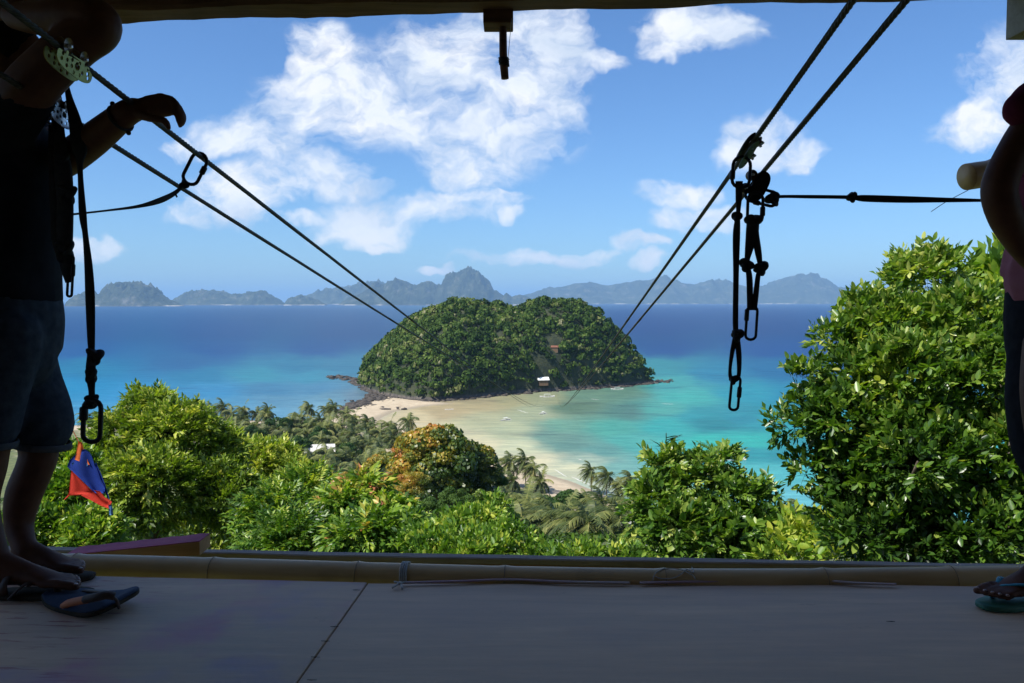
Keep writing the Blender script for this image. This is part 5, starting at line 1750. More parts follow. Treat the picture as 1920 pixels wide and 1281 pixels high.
class Cable:
    def __init__(s, ax, ay, lx, ly, z0=0.94, b=8.6e-5):
        s.z0, s.b = z0, b
        L = P(lx, ly, LY)
        s.a = (L.z - CZ - z0 - b * LY * LY) / LY
        tA, sA = ray(ax, ay)
        YA = z0 / (sA - s.a)
        # x0 + c*LY = L.x ; x0 / YA + c = tA
        s.c = (tA - L.x / LY * 1.0) / (1 - YA / LY) if False else None
        # solve the 2x2
        s.x0 = (tA - L.x / LY) / (1 / YA - 1 / LY)
        s.c = (L.x - s.x0) / LY

    def at(s, Y):
        return Vector((s.x0 + s.c * Y, Y, CZ + s.z0 + s.a * Y + s.b * Y * Y))

    def at_px(s, px):
        t = (px - 960) / FPX          # x / depth, nearly x / Y
        Y = 2.5
        for _ in range(30):
            p = s.at(Y)
            f_ = 960 + FPX * p.x / (p.y * math.cos(PITCH) - (p.z - CZ) * math.sin(PITCH)) - px
            p2 = s.at(Y + 0.001)
            f2 = 960 + FPX * p2.x / (p2.y * math.cos(PITCH) - (p2.z - CZ) * math.sin(PITCH)) - px
            Y -= f_ / ((f2 - f_) / 0.001)
            Y = min(max(Y, 0.6), 500)
        return s.at(Y)

    def build(s, label):
        root = empty('steel_cable', s.at(2.5), label, 'cable', 'zip line cables')
        Ys = list(np.arange(0.7, 7.5, 0.016))
        mb = MB()
        for k in range(6):
            pts = []
            for Y in Ys:
                a_ = 2 * math.pi * (Y / 0.13) + k * math.pi / 3
                pts.append(s.at(Y) + Vector((math.cos(a_) * 0.0056, 0, math.sin(a_) * 0.0056)))
            mb2 = MB(); mb2.tube(pts, 0.0040, 4); o = mb2.build('strand', M_steel, root)
        Yf = [7.5]
        while Yf[-1] < LY: Yf.append(min(Yf[-1] * 1.04 + 0.1, LY))
        mb.tube([s.at(-2.6), s.at(0.7)], 0.0098, 8)
        mb.tube([s.at(Y) for Y in Yf], 0.0098, 6).build('far_cable', M_steel, root)
        return root


c1 = Cable(165, 130, 1012, 712); c2 = Cable(200, 265, 1030, 712); c3 = Cable(1600, 0, 1046, 712); c4 = Cable(1700, 0, 1044, 712)
c1.build('upper left zip line cable, running behind the resting hand')
c2.build('lower left zip line cable, crossing the forearm')
c3.build('steeper right zip line cable, carrying the upper trolley')
c4.build('rightmost zip line cable')


# ------------------------------------------------------------------ hardware
def depth_pt(px, py, Y): return P(px, py, Y)


def carabiner(A, B, w, label, r=0.0055, gate=1, normal=None, sleeve=(0.35, 0.62), group=None, cat='carabiner'):
    """A, B: the two ends in the world; w: inner width"""
    A, B = Vector(A), Vector(B)
    root = empty('carabiner', (A + B) / 2, label, cat, group)
    T_ = (B - A); L = T_.length; T_.normalize()
    N = Vector(normal) if normal is not None else Vector((0, -1, 0))
    S = T_.cross(N).normalized()
    pts = []; rr_ = w / 2
    def pt(u, v): return A + T_ * u + S * v
    for i in range(9):
        a_ = math.pi * i / 8; pts.append(pt(rr_ - rr_ * math.sin(a_), rr_ * math.cos(a_)))
    for i in range(1, 6): pts.append(pt(rr_ + (L - 2 * rr_) * i / 6, -rr_))
    for i in range(9):
        a_ = math.pi * i / 8; pts.append(pt(L - rr_ * 0.85 + rr_ * 0.85 * math.sin(a_), -rr_ * math.cos(a_) * (1 if True else .8)))
    for i in range(1, 6): pts.append(pt(L - rr_ * .85 - (L - 2 * rr_) * i / 6, rr_))
    mb = MB(); mb.tube(pts, r, 10, closed=True); mb.build('body', M_iron, root)
    s0_, s1_ = sleeve
    mb = MB(); mb.tube([pt(L * s0_, gate * rr_), pt(L * (s0_ + .03), gate * rr_), pt(L * (s1_ - .03), gate * rr_), pt(L * s1_, gate * rr_)], [r * 1.3, r * 1.65, r * 1.65, r * 1.3], 12)
    mb.build('gate_sleeve', M_iron, root)
    return root


def knot(mb, c, r, tr, T_=Vector((0, 0, 1)), squash=1.0, seed=0):
    """an overhand knot: a trefoil of webbing round the strap"""
    c = Vector(c); T_ = Vector(T_).normalized(); X = T_.cross(Vector((0, 1, 0.1))).normalized(); Y_ = T_.cross(X)
    pts = []
    for i in range(36):
        t_ = 2 * math.pi * i / 36 + seed
        x = math.sin(t_) + 2 * math.sin(2 * t_); y = math.cos(t_) - 2 * math.cos(2 * t_); z = -math.sin(3 * t_)
        pts.append(c + X * x * r / 3 + Y_ * z * r * 0.5 + T_ * y * r / 3 * squash)
    mb.tube(pts, (tr, tr * 0.6), 8, closed=True) if False else mb.tube(pts, [(tr, tr * 0.6)] * 36, 8, closed=True)
    mb.ball(c, (r * .62, r * .45, r * .62 * squash), 10, 7)


def webbing(name, label, chains, knots, root_at, mat=None, cat='strap', group=None):
    """chains: list of (points, [(half width, half thickness), ...]); knots: (pos, r, tr, dir, squash)"""
    root = empty(name, root_at, label, cat, group)
    for pts, rad in chains:
        path = smooth_path(pts, 8); rads = smooth_vals(rad, 8)
        mb = MB(); mb.tube(path, rads, 10, ref=(1, 0.001, 0)); mb.build('webbing', mat or M_black, root)
    for i, (c, r, tr, T_, sq) in enumerate(knots):
        mb = MB(); knot(mb, c, r, tr, T_, sq, i)
        fuse(mb, 'knot', mat or M_black, 0.003, root, c, 2)
    return root


def trolley(name, label, A, B, drop, plate_mat, holes, w=0.03, wheel_r=0.02, facing=Vector((0, -1, 0)), scale=1.0):
    """pulley riding on a cable between A and B; perforated side plates"""
    A, B = Vector(A), Vector(B); T_ = (B - A).normalized(); L = (B - A).length
    N = (facing - T_ * facing.dot(T_)).normalized(); D = T_.cross(N)
    if D.z > 0: D = -D
    root = empty(name, (A + B) / 2, label, 'pulley', 'zip line trolleys')
    hw = drop
    # outline of a side plate in (u along cable, v down)
    out = []
    for i in range(28):
        a_ = 2 * math.pi * i / 28
        u = L / 2 + L / 2 * math.copysign(abs(math.cos(a_)) ** 0.7, math.cos(a_)); v = hw * 0.35 + hw * 0.65 * math.copysign(abs(math.sin(a_)) ** 0.75, math.sin(a_)) * (1.0 if math.sin(a_) > 0 else 0.6)
        out.append((u, v))
    for s in (-1, 1):
        bm = bmesh.new()
        def loop_(pts):
            vs = [bm.verts.new(A + T_ * u + D * v + N * (s * w / 2)) for u, v in pts]
            for i in range(len(vs)): bm.edges.new((vs[i], vs[(i + 1) % len(vs)]))
        loop_(out)
        for (hu, hv, hr) in holes:
            loop_([(L * hu + hr * math.cos(a_), hw * hv + hr * math.sin(a_)) for a_ in np.linspace(0, 2 * math.pi, 11)[:-1]])
        bmesh.ops.triangle_fill(bm, edges=bm.edges[:], use_beauty=True)
        r_ = bmesh.ops.extrude_face_region(bm, geom=bm.faces[:])
        bmesh.ops.translate(bm, verts=[v for v in r_['geom'] if isinstance(v, bmesh.types.BMVert)], vec=N * (s * 0.0028))
        bmesh.ops.recalc_face_normals(bm, faces=bm.faces)
        bmesh.ops.translate(bm, verts=bm.verts[:], vec=-root.location)
        me = bpy.data.meshes.new('side_plate'); bm.to_mesh(me); bm.free(); me.materials.append(plate_mat)
        link('side_plate', me, root)
    for q in (0.27, 0.73):
        c = A + T_ * L * q - D * wheel_r * 0.85
        mb = MB(); X = T_; Y_ = D; pts = [(-w * .42, wheel_r), (-w * .3, wheel_r), (0, wheel_r * .68), (w * .3, wheel_r), (w * .42, wheel_r)]
        n = 20; vs = []; fs = []
        for (o_, r_) in pts:
            for k in range(n): vs.append(c + N * o_ + (X * math.cos(6.2832 * k / n) + Y_ * math.sin(6.2832 * k / n)) * r_)
        for i in range(4):
            for k in range(n): fs.append((i * n + k, i * n + (k + 1) % n, (i + 1) * n + (k + 1) % n, (i + 1) * n + k))
        fs += [tuple(range(n)), tuple(4 * n + k for k in reversed(range(n)))]
        mb.add(vs, fs).build('wheel', M_wheel, root)
        mb = MB(); mb.tube([c - N * (w * .5 + .006), c + N * (w * .5 + .006)], 0.005, 8); mb.build('axle', M_silver, root)
    return root


H_many = [(x, y, 0.0055) for x, y in [(.14, .25), (.24, .05), (.28, .42), (.40, .2), (.42, .55), (.60, .1), (.86, .3), (.72, .5), (.84, .02), (.90, .52), (.75, -.1), (.14, .55), (.3, .72), (.66, .72), (.5, .82)]] + [(.56, .34, 0.011)]
# left trolleys (carried by the instructor, on the two left cables)
A_, B_ = c1.at_px(98), c1.at_px(163)
trolley('pulley_trolley', 'yellow-green perforated pulley by the raised elbow at the top left', A_ + Vector((0, 0, -.005)), B_ + Vector((0, 0, -.01)), 0.043, M_alloy, H_many, facing=Vector((0.35, -1, 0.1)))
c_ = c2.at_px(108)
trolley('pulley_trolley', 'silver perforated pulley just under the yellow-green one', c2.at_px(84) + Vector((0.005, 0, .01)), c2.at_px(128) + Vector((.005, 0, 0.0)), 0.055, M_silver, H_many, facing=Vector((1.0, -0.75, 0.1)))
YL = c_.y
# strap hanging from the upper trolley and the long sling down to the open carabiner
webbing('sling', 'long black sling hanging from the left pulleys to a big carabiner', [
    ([P(112, 120, YL), P(122, 150, YL), P(130, 185, YL), P(141, 230, YL), P(149, 280, YL), P(150, 315, YL), P(155, 400, YL), P(160, 440, YL), P(166, 500, YL), P(169, 560, YL), P(171, 640, YL), P(172, 660, YL)],
     [(.007, .004), (.007, .004), (.011, .006), (.020, .008), (.024, .009), (.009, .005), (.012, .004), (.009, .005), (.013, .004), (.015, .004), (.012, .005), (.009, .006)]),
    ([P(172, 655, YL), P(170, 700, YL), P(172, 735, YL), P(172, 757, YL)], [(.012, .008), (.016, .008), (.010, .007), (.014, .009)]),
], [(P(177, 668, YL), 0.023, 0.010, (0.2, 0, 1), 1.1), (P(171, 704, YL), 0.016, 0.009, (0, 0, 1), 1.3), (P(172, 752, YL), 0.019, 0.009, (0, 0, 1), 1.0)], P(155, 400, YL))
carabiner(P(174, 750, YL - .01), P(171, 829, YL - .01), 0.052, 'large black carabiner hanging open above the red and blue cloth', 0.0075, 1, None, (0.18, 0.5))
webbing('sling', 'bundle of knotted black slings hanging in front of the shirt with a hook below', [
    ([P(108, 210, YL), P(112, 260, YL), P(118, 320, YL), P(122, 380, YL), P(120, 440, YL), P(124, 500, YL), P(128, 530, YL)], [(.016, .010), (.018, .012), (.028, .014), (.026, .014), (.028, .014), (.018, .010), (.009, .006)]),
    ([P(97, 230, YL), P(98, 300, YL), P(104, 380, YL), P(108, 450, YL), P(112, 480, YL)], [(.010, .006), (.012, .008), (.018, .01), (.018, .01), (.010, .006)]),
], [(P(126, 365, YL), 0.024, 0.011, (0, 0, 1), 1.3), (P(116, 300, YL), 0.022, 0.010, (0, 0, 1), 1.2), (P(122, 470, YL), 0.026, 0.011, (0, 0, 1), 1.3)], P(115, 300, YL))
carabiner(P(134, 480, YL), P(130, 556, YL), 0.014, 'narrow black hook at the bottom of the sling bundle beside the shirt hem', 0.004, -1, None, (0.2, 0.5))
carabiner(P(92, 146, YL), P(108, 228, YL), 0.03, 'thin steel carabiner through the silver pulley', 0.0028, 1, None, (0.4, 0.6))

# carabiner on the upper left cable with the tie strap
k1 = c1.at_px(379)
A_, B_ = k1 + Vector((0.004, -0.006, 0.012)), P(352, 344, k1.y)
carabiner(A_, B_, 0.056, 'black oval carabiner hung on the upper left cable', 0.0062, -1, None, (0.3, 0.55))
webbing('tie_strap', 'thin black tie strap from the left-hand person to the oval carabiner', [
    ([P(137, 402, k1.y - .35), P(200, 395, k1.y - .25), P(260, 387, k1.y - .15), P(300, 376, k1.y - .08), P(328, 362, k1.y - .02), P(346, 345, k1.y)],
     [(.002, .0035), (.002, .0035), (.002, .006), (.003, .011), (.005, .009), (.006, .008)]),
    ([P(328, 362, k1.y - .02), P(332, 370, k1.y - .02)], [(.004, .004), (.003, .003)]),
], [(P(345, 346, k1.y), 0.016, 0.007, (0.8, 0, .6), 1.0)], P(260, 387, k1.y - .15))

# right cluster
k3 = c3.at_px(1402); YR_ = k3.y
H_few = [(.82, .2, 0.006), (.3, .3, 0.006)]
trolley('pulley_trolley', 'black pulley riding on the steeper right cable', c3.at_px(1421) + Vector((.006, 0, 0)), c3.at_px(1388) + Vector((.01, 0, -.01)), 0.034, M_iron, H_few, w=0.026, wheel_r=.016)
carabiner(P(1392, 294, YR_), P(1388, 352, YR_), 0.060, 'black carabiner on the upper pulley of the right cluster', 0.006, 1, None, (0.45, 0.75))
k4 = c4.at_px(1428)
trolley('pulley_trolley', 'scuffed dark pulley at the centre of the right cluster', P(1424, 318, YR_ + .03), P(1396, 372, YR_ + .03), 0.052, M_iron, H_few, w=0.03, wheel_r=.018)
webbing('sling', 'longest black sling in the right cluster, knotted near its foot', [
    ([P(1386, 340, YR_), P(1385, 375, YR_), P(1384, 400, YR_), P(1381, 440, YR_), P(1380, 520, YR_), P(1379, 600, YR_), P(1380, 625, YR_)], [(.013, .007), (.011, .006), (.008, .006), (.013, .004), (.010, .004), (.010, .004), (.009, .005)]),
    ([P(1380, 628, YR_), P(1373, 660, YR_), P(1369, 690, YR_), P(1370, 708, YR_), P(1378, 712, YR_)], [(.010, .005), (.008, .004), (.006, .004), (.007, .005), (.006, .006)]),
    ([P(1381, 628, YR_), P(1385, 660, YR_), P(1386, 690, YR_), P(1384, 708, YR_), P(1378, 712, YR_)], [(.010, .005), (.010, .004), (.008, .004), (.007, .005), (.006, .006)]),
], [(P(1382, 407, YR_), 0.014, 0.008, (0, 0, 1), 1.4), (P(1383, 629, YR_), 0.018, 0.010, (0, 0, 1), 1.1), (P(1376, 712, YR_), 0.014, 0.007, (0, 0, 1), 1.0)], P(1380, 500, YR_))
carabiner(P(1381, 706, YR_ - .005), P(1375, 769, YR_ - .005), 0.030, 'black carabiner at the foot of the longest right sling', 0.0050, -1, None, (0.30, 0.62))
carabiner(P(1417, 361, YR_), P(1415, 420, YR_), 0.052, 'upright black carabiner holding the doubled sling', 0.0056, -1, None, (0.45, 0.75))
webbing('sling', 'doubled black sling with two knots hanging right of the longest one', [
    ([P(1412, 412, YR_), P(1410, 440, YR_), P(1404, 470, YR_), P(1401, 492, YR_), P(1405, 520, YR_), P(1406, 555, YR_), P(1406, 582, YR_)], [(.022, .012), (.022, .010), (.014, .007), (.009, .006), (.011, .006), (.011, .006), (.010, .006)]),
    ([P(1412, 412, YR_), P(1416, 440, YR_), P(1422, 475, YR_), P(1425, 500, YR_), P(1421, 520, YR_), P(1417, 555, YR_), P(1414, 582, YR_)], [(.018, .012), (.014, .010), (.012, .007), (.008, .006), (.009, .006), (.010, .006), (.010, .006)]),
], [(P(1400, 497, YR_), 0.021, 0.010, (.4, 0, 1), 1.0), (P(1427, 503, YR_), 0.021, 0.010, (-.4, 0, 1), 1.0), (P(1412, 413, YR_), 0.024, 0.011, (0, 0, 1), 0.8)], P(1412, 480, YR_))
carabiner(P(1411, 574, YR_), P(1407, 637, YR_), 0.036, 'black carabiner under the doubled right sling', 0.0050, 1, None, (0.1, 0.45))
carabiner(P(1398, 361, YR_ + .02), P(1458, 376, YR_ + .02), 0.050, 'black carabiner lying sideways between the pulley and the tie strap', 0.0055, 1, None, (0.3, 0.5))
webbing('tie_strap', 'black tie strap stretched from the right cluster to the right-hand person', [
    ([P(1446, 375, YR_ + .02), P(1460, 369, YR_ + .01), P(1520, 369, YR_ - .02), P(1590, 370, YR_ - .05), P(1620, 372, YR_ - .06), P(1690, 374, YR_ - .09), P(1760, 375, YR_ - .12), P(1845, 376, YR_ - .15)],
     [(.002, .011), (.002, .006), (.002, .0065), (.002, .007), (.002, .012), (.002, .012), (.002, .009), (.002, .005)]),
], [(P(1449, 373, YR_ + .02), 0.022, 0.010, (1, 0, .1), 1.0), (P(1597, 370, YR_ - .05), 0.015, 0.008, (1, 0, 0), 1.0)], P(1600, 370, YR_ - .05))

# ------------------------------------------------------------------ red and blue cloth tied to the carabiner
def cloth_mat(name, c):
    def f(t, b):
        n = t.noise(t.coord('Object'), 260, 3)
        t.l.new(t.mix(t.maprange(n, 0.4, 0.6), c, tuple(x * .7 for x in c)), b.inputs['Base Color'])
    m = material(name, f, c, 0.8, spec=0.2)
    t = NT(m.node_tree); b = t.n['Principled BSDF']
    tr = t.new('ShaderNodeBsdfTranslucent'); tr.inputs[0].default_value = tuple(c) + (1,)
    mx = t.new('ShaderNodeMixShader'); mx.inputs[0].default_value = 0.45
    t.l.new(b.outputs[0], mx.inputs[1]); t.l.new(tr.outputs[0], mx.inputs[2]); t.l.new(mx.outputs[0], t.n['Material Output'].inputs['Surface'])
    return m


M_cblue = cloth_mat('blue_cloth', (0.030, 0.075, 0.42)); M_cred = cloth_mat('red_cloth', (0.75, 0.07, 0.045)); M_corange = cloth_mat('orange_cloth', (0.8, 0.20, 0.06)); M_cpale = cloth_mat('pale_blue_net', (0.12, 0.28, 0.55))
YC = 4.3                        # tied to the edge plank, out in the sun


def cloth(name, left, right, mat, parent, n=12, amp=0.012, ph=0.0):
    """surface between two pixel polylines with ripples and thickness"""
    def samp(pl, s):
        k = s * (len(pl) - 1); i = min(int(k), len(pl) - 2); f_ = k - i
        return (pl[i][0] * (1 - f_) + pl[i + 1][0] * f_, pl[i][1] * (1 - f_) + pl[i + 1][1] * f_)
    vs = []; m = 9
    for i in range(n + 1):
        l, r_ = samp(left, i / n), samp(right, i / n)
        for j in range(m):
            q = j / (m - 1); x = l[0] * (1 - q) + r_[0] * q; y = l[1] * (1 - q) + r_[1] * q
            vs.append(P(x, y, YC + amp * math.sin(q * 7 + i * 0.35 + ph) * (0.3 + i / n)) )
    fs = [(i * m + j, i * m + j + 1, (i + 1) * m + j + 1, (i + 1) * m + j) for i in range(n) for j in range(m - 1)]
    back = [v + Vector((0, 0.0012, 0)) for v in vs]; N_ = len(vs)
    fs2 = [tuple(N_ + k for k in reversed(f_)) for f_ in fs]
    rim = [j for j in range(m)] + [i * m + m - 1 for i in range(1, n + 1)] + [n * m + j for j in range(m - 2, -1, -1)] + [i * m for i in range(n - 1, 0, -1)]
    fs3 = [(rim[k], rim[(k + 1) % len(rim)], N_ + rim[(k + 1) % len(rim)], N_ + rim[k]) for k in range(len(rim))]
    MB().add(vs + back, fs + fs2 + fs3).build(name, mat, parent)


fl = empty('tied_cloth', P(155, 830, YC), 'ragged red and blue cloth fluttering below the big left carabiner', 'cloth')
cloth('blue_panel', [(150, 846), (133, 860), (125, 874), (133, 882), (140, 888), (158, 905), (178, 925)], [(158, 842), (170, 850), (178, 874), (184, 892), (192, 905), (197, 915), (196, 925)], M_cblue, fl, 14)
cloth('red_panel', [(134, 882), (131, 900), (129, 922), (127, 930), (150, 928), (170, 938), (190, 949), (204, 954)], [(136, 884), (148, 896), (160, 908), (170, 918), (180, 920), (187, 921), (196, 932), (210, 940)], M_cred, fl, 14, 0.008, 1.0)
cloth('dark_hem', [(176, 870), (184, 892), (192, 912), (200, 930)], [(180, 868), (190, 890), (198, 912), (206, 938)], M_cblue, fl, 8, 0.006, 2.0)
cloth('frayed_tail', [(203, 948), (204, 958), (205, 966)], [(209, 944), (211, 956), (212, 966)], M_cpale, fl, 5, 0.003)
cloth('frayed_corner', [(129, 926), (124, 932), (120, 937)], [(134, 926), (131, 930), (122, 937)], M_cred, fl, 5, 0.003)
cloth('net_patch', [(134, 868), (137, 876), (148, 886)], [(160, 862), (165, 872), (156, 885)], M_cpale, fl, 6, 0.003)
cloth('orange_tie', [(147, 828), (143, 846), (140, 862)], [(154, 830), (158, 848), (168, 872)], M_corange, fl, 8, 0.005)
mb = MB(); mb.tube([P(40, -120, 2.9), P(60, 560, YC - .5), P(118, 770, YC), P(149, 832, YC)], 0.002, 5); mb.build('cord', M_corange, fl)
# ------------------------------------------------------------------ people
def skin_mat(name, c1, c2):
    def f(t, b):
        p = t.coord('Object')
        n = t.noise(p, 18, 6, 0.6)
        t.l.new(t.ramp(n, [(0.3, c1), (0.7, c2)]), b.inputs['Base Color'])
        t.l.new(t.bump(t.noise(p, 140, 4), 0.25, 0.001), b.inputs['Normal'])
        b.inputs['Subsurface Weight'].default_value = 0.05
        b.inputs['Subsurface Radius'].default_value = (0.01, 0.004, 0.002)
    return material(name, f, c1, 0.6, spec=0.22)


M_skin = skin_mat('brown_skin', (0.085, 0.031, 0.016), (0.13, 0.052, 0.027))
M_shirt = mottled('black_shirt', (0.010, 0.010, 0.012), (0.02, 0.02, 0.024), 12, 0.9, spec=0.05)
M_denim = mottled('dark_denim', (0.028, 0.034, 0.046), (0.055, 0.064, 0.080), 30, 0.9, bump=0.3, bdist=0.002, spec=0.05)
M_hem = mottled('denim_turnup', (0.06, 0.06, 0.065), (0.10, 0.10, 0.105), 30, 0.9, spec=0.05)
M_hair = mottled('black_hair', (0.008, 0.007, 0.006), (0.02, 0.016, 0.014), 40, 0.6, spec=0.05)
M_maroon = mottled('maroon_shirt', (0.10, 0.016, 0.035), (0.16, 0.03, 0.055), 14, 0.9, spec=0.05)
M_pinkhem = mottled('dusty_pink_shirt', (0.26, 0.09, 0.12), (0.34, 0.13, 0.16), 14, 0.9, spec=0.05)
M_blackjean = mottled('black_jeans', (0.010, 0.010, 0.014), (0.02, 0.02, 0.026), 30, 0.9, spec=0.05)
M_strapb = mottled('brown_leather_strap', (0.05, 0.028, 0.02), (0.11, 0.065, 0.045), 20, 0.6)
M_orangest = mottled('orange_brown_strap', (0.50, 0.14, 0.05), (0.62, 0.2, 0.08), 20, 0.6)
M_solebl = mottled('worn_blue_rubber', (0.035, 0.05, 0.085), (0.07, 0.085, 0.12), 9, 0.8, spec=0.1)
M_soledk = mottled('dark_green_rubber', (0.045, 0.035, 0.025), (0.075, 0.06, 0.042), 20, 0.8, spec=0.1)
M_teal = mottled('teal_rubber', (0.01, 0.16, 0.22), (0.02, 0.26, 0.33), 12, 0.5)
M_greenr = mottled('green_rubber', (0.03, 0.13, 0.09), (0.08, 0.24, 0.17), 10, 0.5)
M_nail = material('toenail', None, (0.35, 0.22, 0.18), 0.3)


def limb(mb, pts, rad, sides=16, per=6, ref=None):
    path = smooth_path(pts, per)
    r_ = smooth_vals(rad, per)
    mb.tube(path, r_, sides, ref=ref)
    mb.ball(path[0], (min(r_[0]),) * 3, 12, 8); mb.ball(path[-1], (min(r_[-1]),) * 3, 12, 8)


def foot(mb, ankle, heel, toe, width, side=1, nail_root=None, nails=None):
    """foot with five separate toes; side=+1 when the big toe is on the -Y side"""
    T_ = (toe - heel); T_.z = 0; L = T_.length; T_.normalize(); S = Vector((-T_.y, T_.x, 0)) * side
    z0 = min(heel.z, toe.z)
    def at(u, v, z): return Vector((heel.x, heel.y, z0)) + T_ * (u * L) + S * (v * width) + Vector((0, 0, z))
    limb(mb, [at(.04, 0, .030), at(.22, 0, .042), at(.42, .02, .042), at(.60, .02, .030), at(.74, .02, .020)], [(.030, .028), (.036, .034), (.034, .036), (.025, .044), (.016, .045)], 16, 5, ref=(0, 0, 1))
    limb(mb, [ankle, at(.22, 0, .075), at(.42, 0, .052), at(.6, 0, .034)], [.034, .034, .030, .022], 14, 4)
    ends = []
    for i, (v, l, r_) in enumerate([(-.40, 1.0, .0135), (-.14, .99, .0098), (.06, .965, .0092), (.24, .93, .0088), (.40, .885, .0088)]):
        limb(mb, [at(.66, v * .9, .020), at(.82, v, .021), at(l - .05, v, .014), at(l, v, .0115)], [.014, r_ * 1.05, r_ * 1.05, r_ * .85], 10, 4)
        ends.append((at(l - .012, v, .020), r_))
    return ends, S, T_


def nail(root, ends, T_):
    for p, r_ in ends:
        mb = MB(); mb.ball(p, (r_ * .62, r_ * .62, 0.0035), 8, 5); mb.build('toenail', M_nail, root)


def hand(mb, wrist, knuck, spread, curl, thumb, sc=1.0):
    """palm plus four fingers of unequal length; curl: list of 3 offsets after the knuckle; spread: vector across the knuckles"""
    D = (knuck - wrist)
    up = Vector((0, 0, 1))
    limb(mb, [wrist, wrist.lerp(knuck, .5), knuck], [(.024 * sc, .026 * sc), (.017 * sc, .038 * sc), (.015 * sc, .040 * sc)], 14, 5, ref=D.cross(spread).normalized())
    for i, (o_, l) in enumerate([(-1.0, .92), (-.33, 1.0), (.33, .95), (1.0, .76)]):
        b0 = knuck + spread * o_
        pts = [wrist.lerp(b0, .7), b0]
        q = b0.copy()
        for c in curl: q = q + Vector(c) * l * (1 + 0.1 * o_); pts.append(q.copy())
        limb(mb, pts, [.0135 * sc, .0130 * sc, .0115 * sc, .0104 * sc, .0088 * sc][:len(pts)], 10, 4)
    limb(mb, thumb, [.017 * sc, .0135 * sc, .0115 * sc, .0095 * sc][:len(thumb)], 10, 4)


# ---- left-hand person, in profile, looking right
YP = 2.60
root_l = P(40, 1098, YP); root_l.z = DZ
mb = MB()
def J(x, y, dy=0.0): return P(x, y, YP + dy)
# torso, neck, head
limb(mb, [J(22, 640), J(20, 560), J(28, 470), J(28, 380), J(22, 290), J(15, 235)], [(.125, .155), (.110, .145), (.105, .140), (.120, .160), (.115, .165), (.06, .10)], 20, 6, ref=(1, 0, 0))
limb(mb, [J(14, 240), J(24, 185)], [.055, .05], 14, 4)
hd = J(30, 118)
mb.ball(hd, (.098, .075, .112), 20, 14); mb.ball(hd + Vector((.035, 0, -.055)), (.058, .052, .062), 14, 10)
mb.ball(hd + Vector((.096, 0, -.018)), (.024, .016, .022), 10, 7)          # nose
mb.ball(hd + Vector((.089, 0, -.056)), (.018, .028, .009), 10, 7); mb.ball(hd + Vector((.086, 0, -.071)), (.018, .026, .009), 10, 7)
mb.ball(hd + Vector((.073, 0, -.098)), (.024, .026, .018), 10, 7)
for s in (-1, 1):
    mb.ball(hd + Vector((-.005, s * .075, -.015)), (.018, .008, .032), 10, 7)
    mb.ball(hd + Vector((.082, s * .032, .016)), (.016, .020, .009), 8, 6)
# far arm: reaches forward, hand resting on the cable
wr = c1.at_px(262)
wY = wr.y - YP
limb(mb, [J(35, 240, .10), J(70, 262, .13), J(112, 296, .10), J(122, 300, .06), J(175, 262, wY * .5), J(232, 216, wY - .02), J(252, 206, wY - .02)],
     [.066, .058, .054, .054, .050, .040, .036], 16, 5)
kY = wY - 0.02
hand(mb, J(250, 207, kY), J(312, 196, kY), Vector((0.003, 0.014, -0.016)), [(.034, 0, -.010), (.014, 0, -.024), (-.010, -.004, -.018)], [J(262, 214, kY - .02), J(285, 222, kY - .045), J(308, 226, kY - .045), J(316, 240, kY - .035)])
# near arm raised, elbow forward, hand up out of sight
limb(mb, [J(15, 225, -.14), J(62, 158, -.20), J(138, 86, -.22), J(182, 58, -.22), J(178, 38, -.22), J(130, 34, -.20), J(70, 34, -.16), J(30, 30, -.12)],
     [.078, .072, .066, .062, .062, .058, .048, .040], 16, 5)
hand(mb, J(30, 5, -.12), J(-15, 0, -.10), Vector((0.0, 0.012, 0.02)), [(-.034, 0.012, -.004), (-.020, .020, -.006), (-.006, .02, -.004)], [J(22, 12, -.12), J(8, 28, -.12), J(-6, 34, -.11)])
# legs
ank1 = P(48, 1035, YP + .02); ank1.z = DZ + .10
limb(mb, [J(28, 640, .08), J(52, 740, .09), J(72, 838, .09), J(66, 875, .08), J(44, 930, .07), J(36, 985, .06), ank1], [.085, .080, .062, .058, .056, .044, .036], 16, 6)
foot_y = YP + .02
h1 = Vector((ank1.x - .055, foot_y, DZ + .030)); t1 = Vector((P(160, 1100, foot_y).x, foot_y + .01, DZ + .030))
ends1, _, T1 = foot(mb, ank1, h1, t1, .092, 1)
ank2 = P(-2, 1050, YP - .13); ank2.z = DZ + .10
limb(mb, [J(14, 640, -.09), J(-10, 740, -.10), J(-22, 838, -.10), J(-26, 875, -.10), J(-38, 930, -.10), J(-26, 985, -.10), ank2], [.085, .080, .062, .058, .056, .044, .036], 16, 6)
h2 = Vector((ank2.x - .055, YP - .13, DZ + .030)); t2 = Vector((P(152, 1110, YP - .13).x, YP - .12, DZ + .030))
ends2, _, T2 = foot(mb, ank2, h2, t2, .092, 1)
man = fuse(mb, 'person', M_skin, 0.0072, None, root_l, 3)
tag(man, 'person in black shirt and denim shorts at left, hand resting on the cable', 'person')
nail(man, [(p, r_) for p, r_ in ends1 + ends2], T1)
mb = MB(); mb.ball(hd + Vector((-.018, 0, .022)), (.102, .083, .108), 20, 12); fuse(mb, 'hair', M_hair, 0.009, man, hd, 2)
for s in (-1, 1):
    mb = MB(); mb.ball(hd + Vector((.085, s * .031, .004)), (.011, .013, .008), 8, 6); mb.build('eye', M_dark, man)
mb = MB()
limb(mb, [J(20, 560), J(28, 470), J(30, 380), J(24, 290), J(15, 228)], [(.140, .172), (.124, .158), (.136, .172), (.130, .178), (.080, .125)], 24, 6, ref=(1, 0, 0))
limb(mb, [J(22, 240, .09), J(48, 250, .12)], [.088, .078], 16, 4)
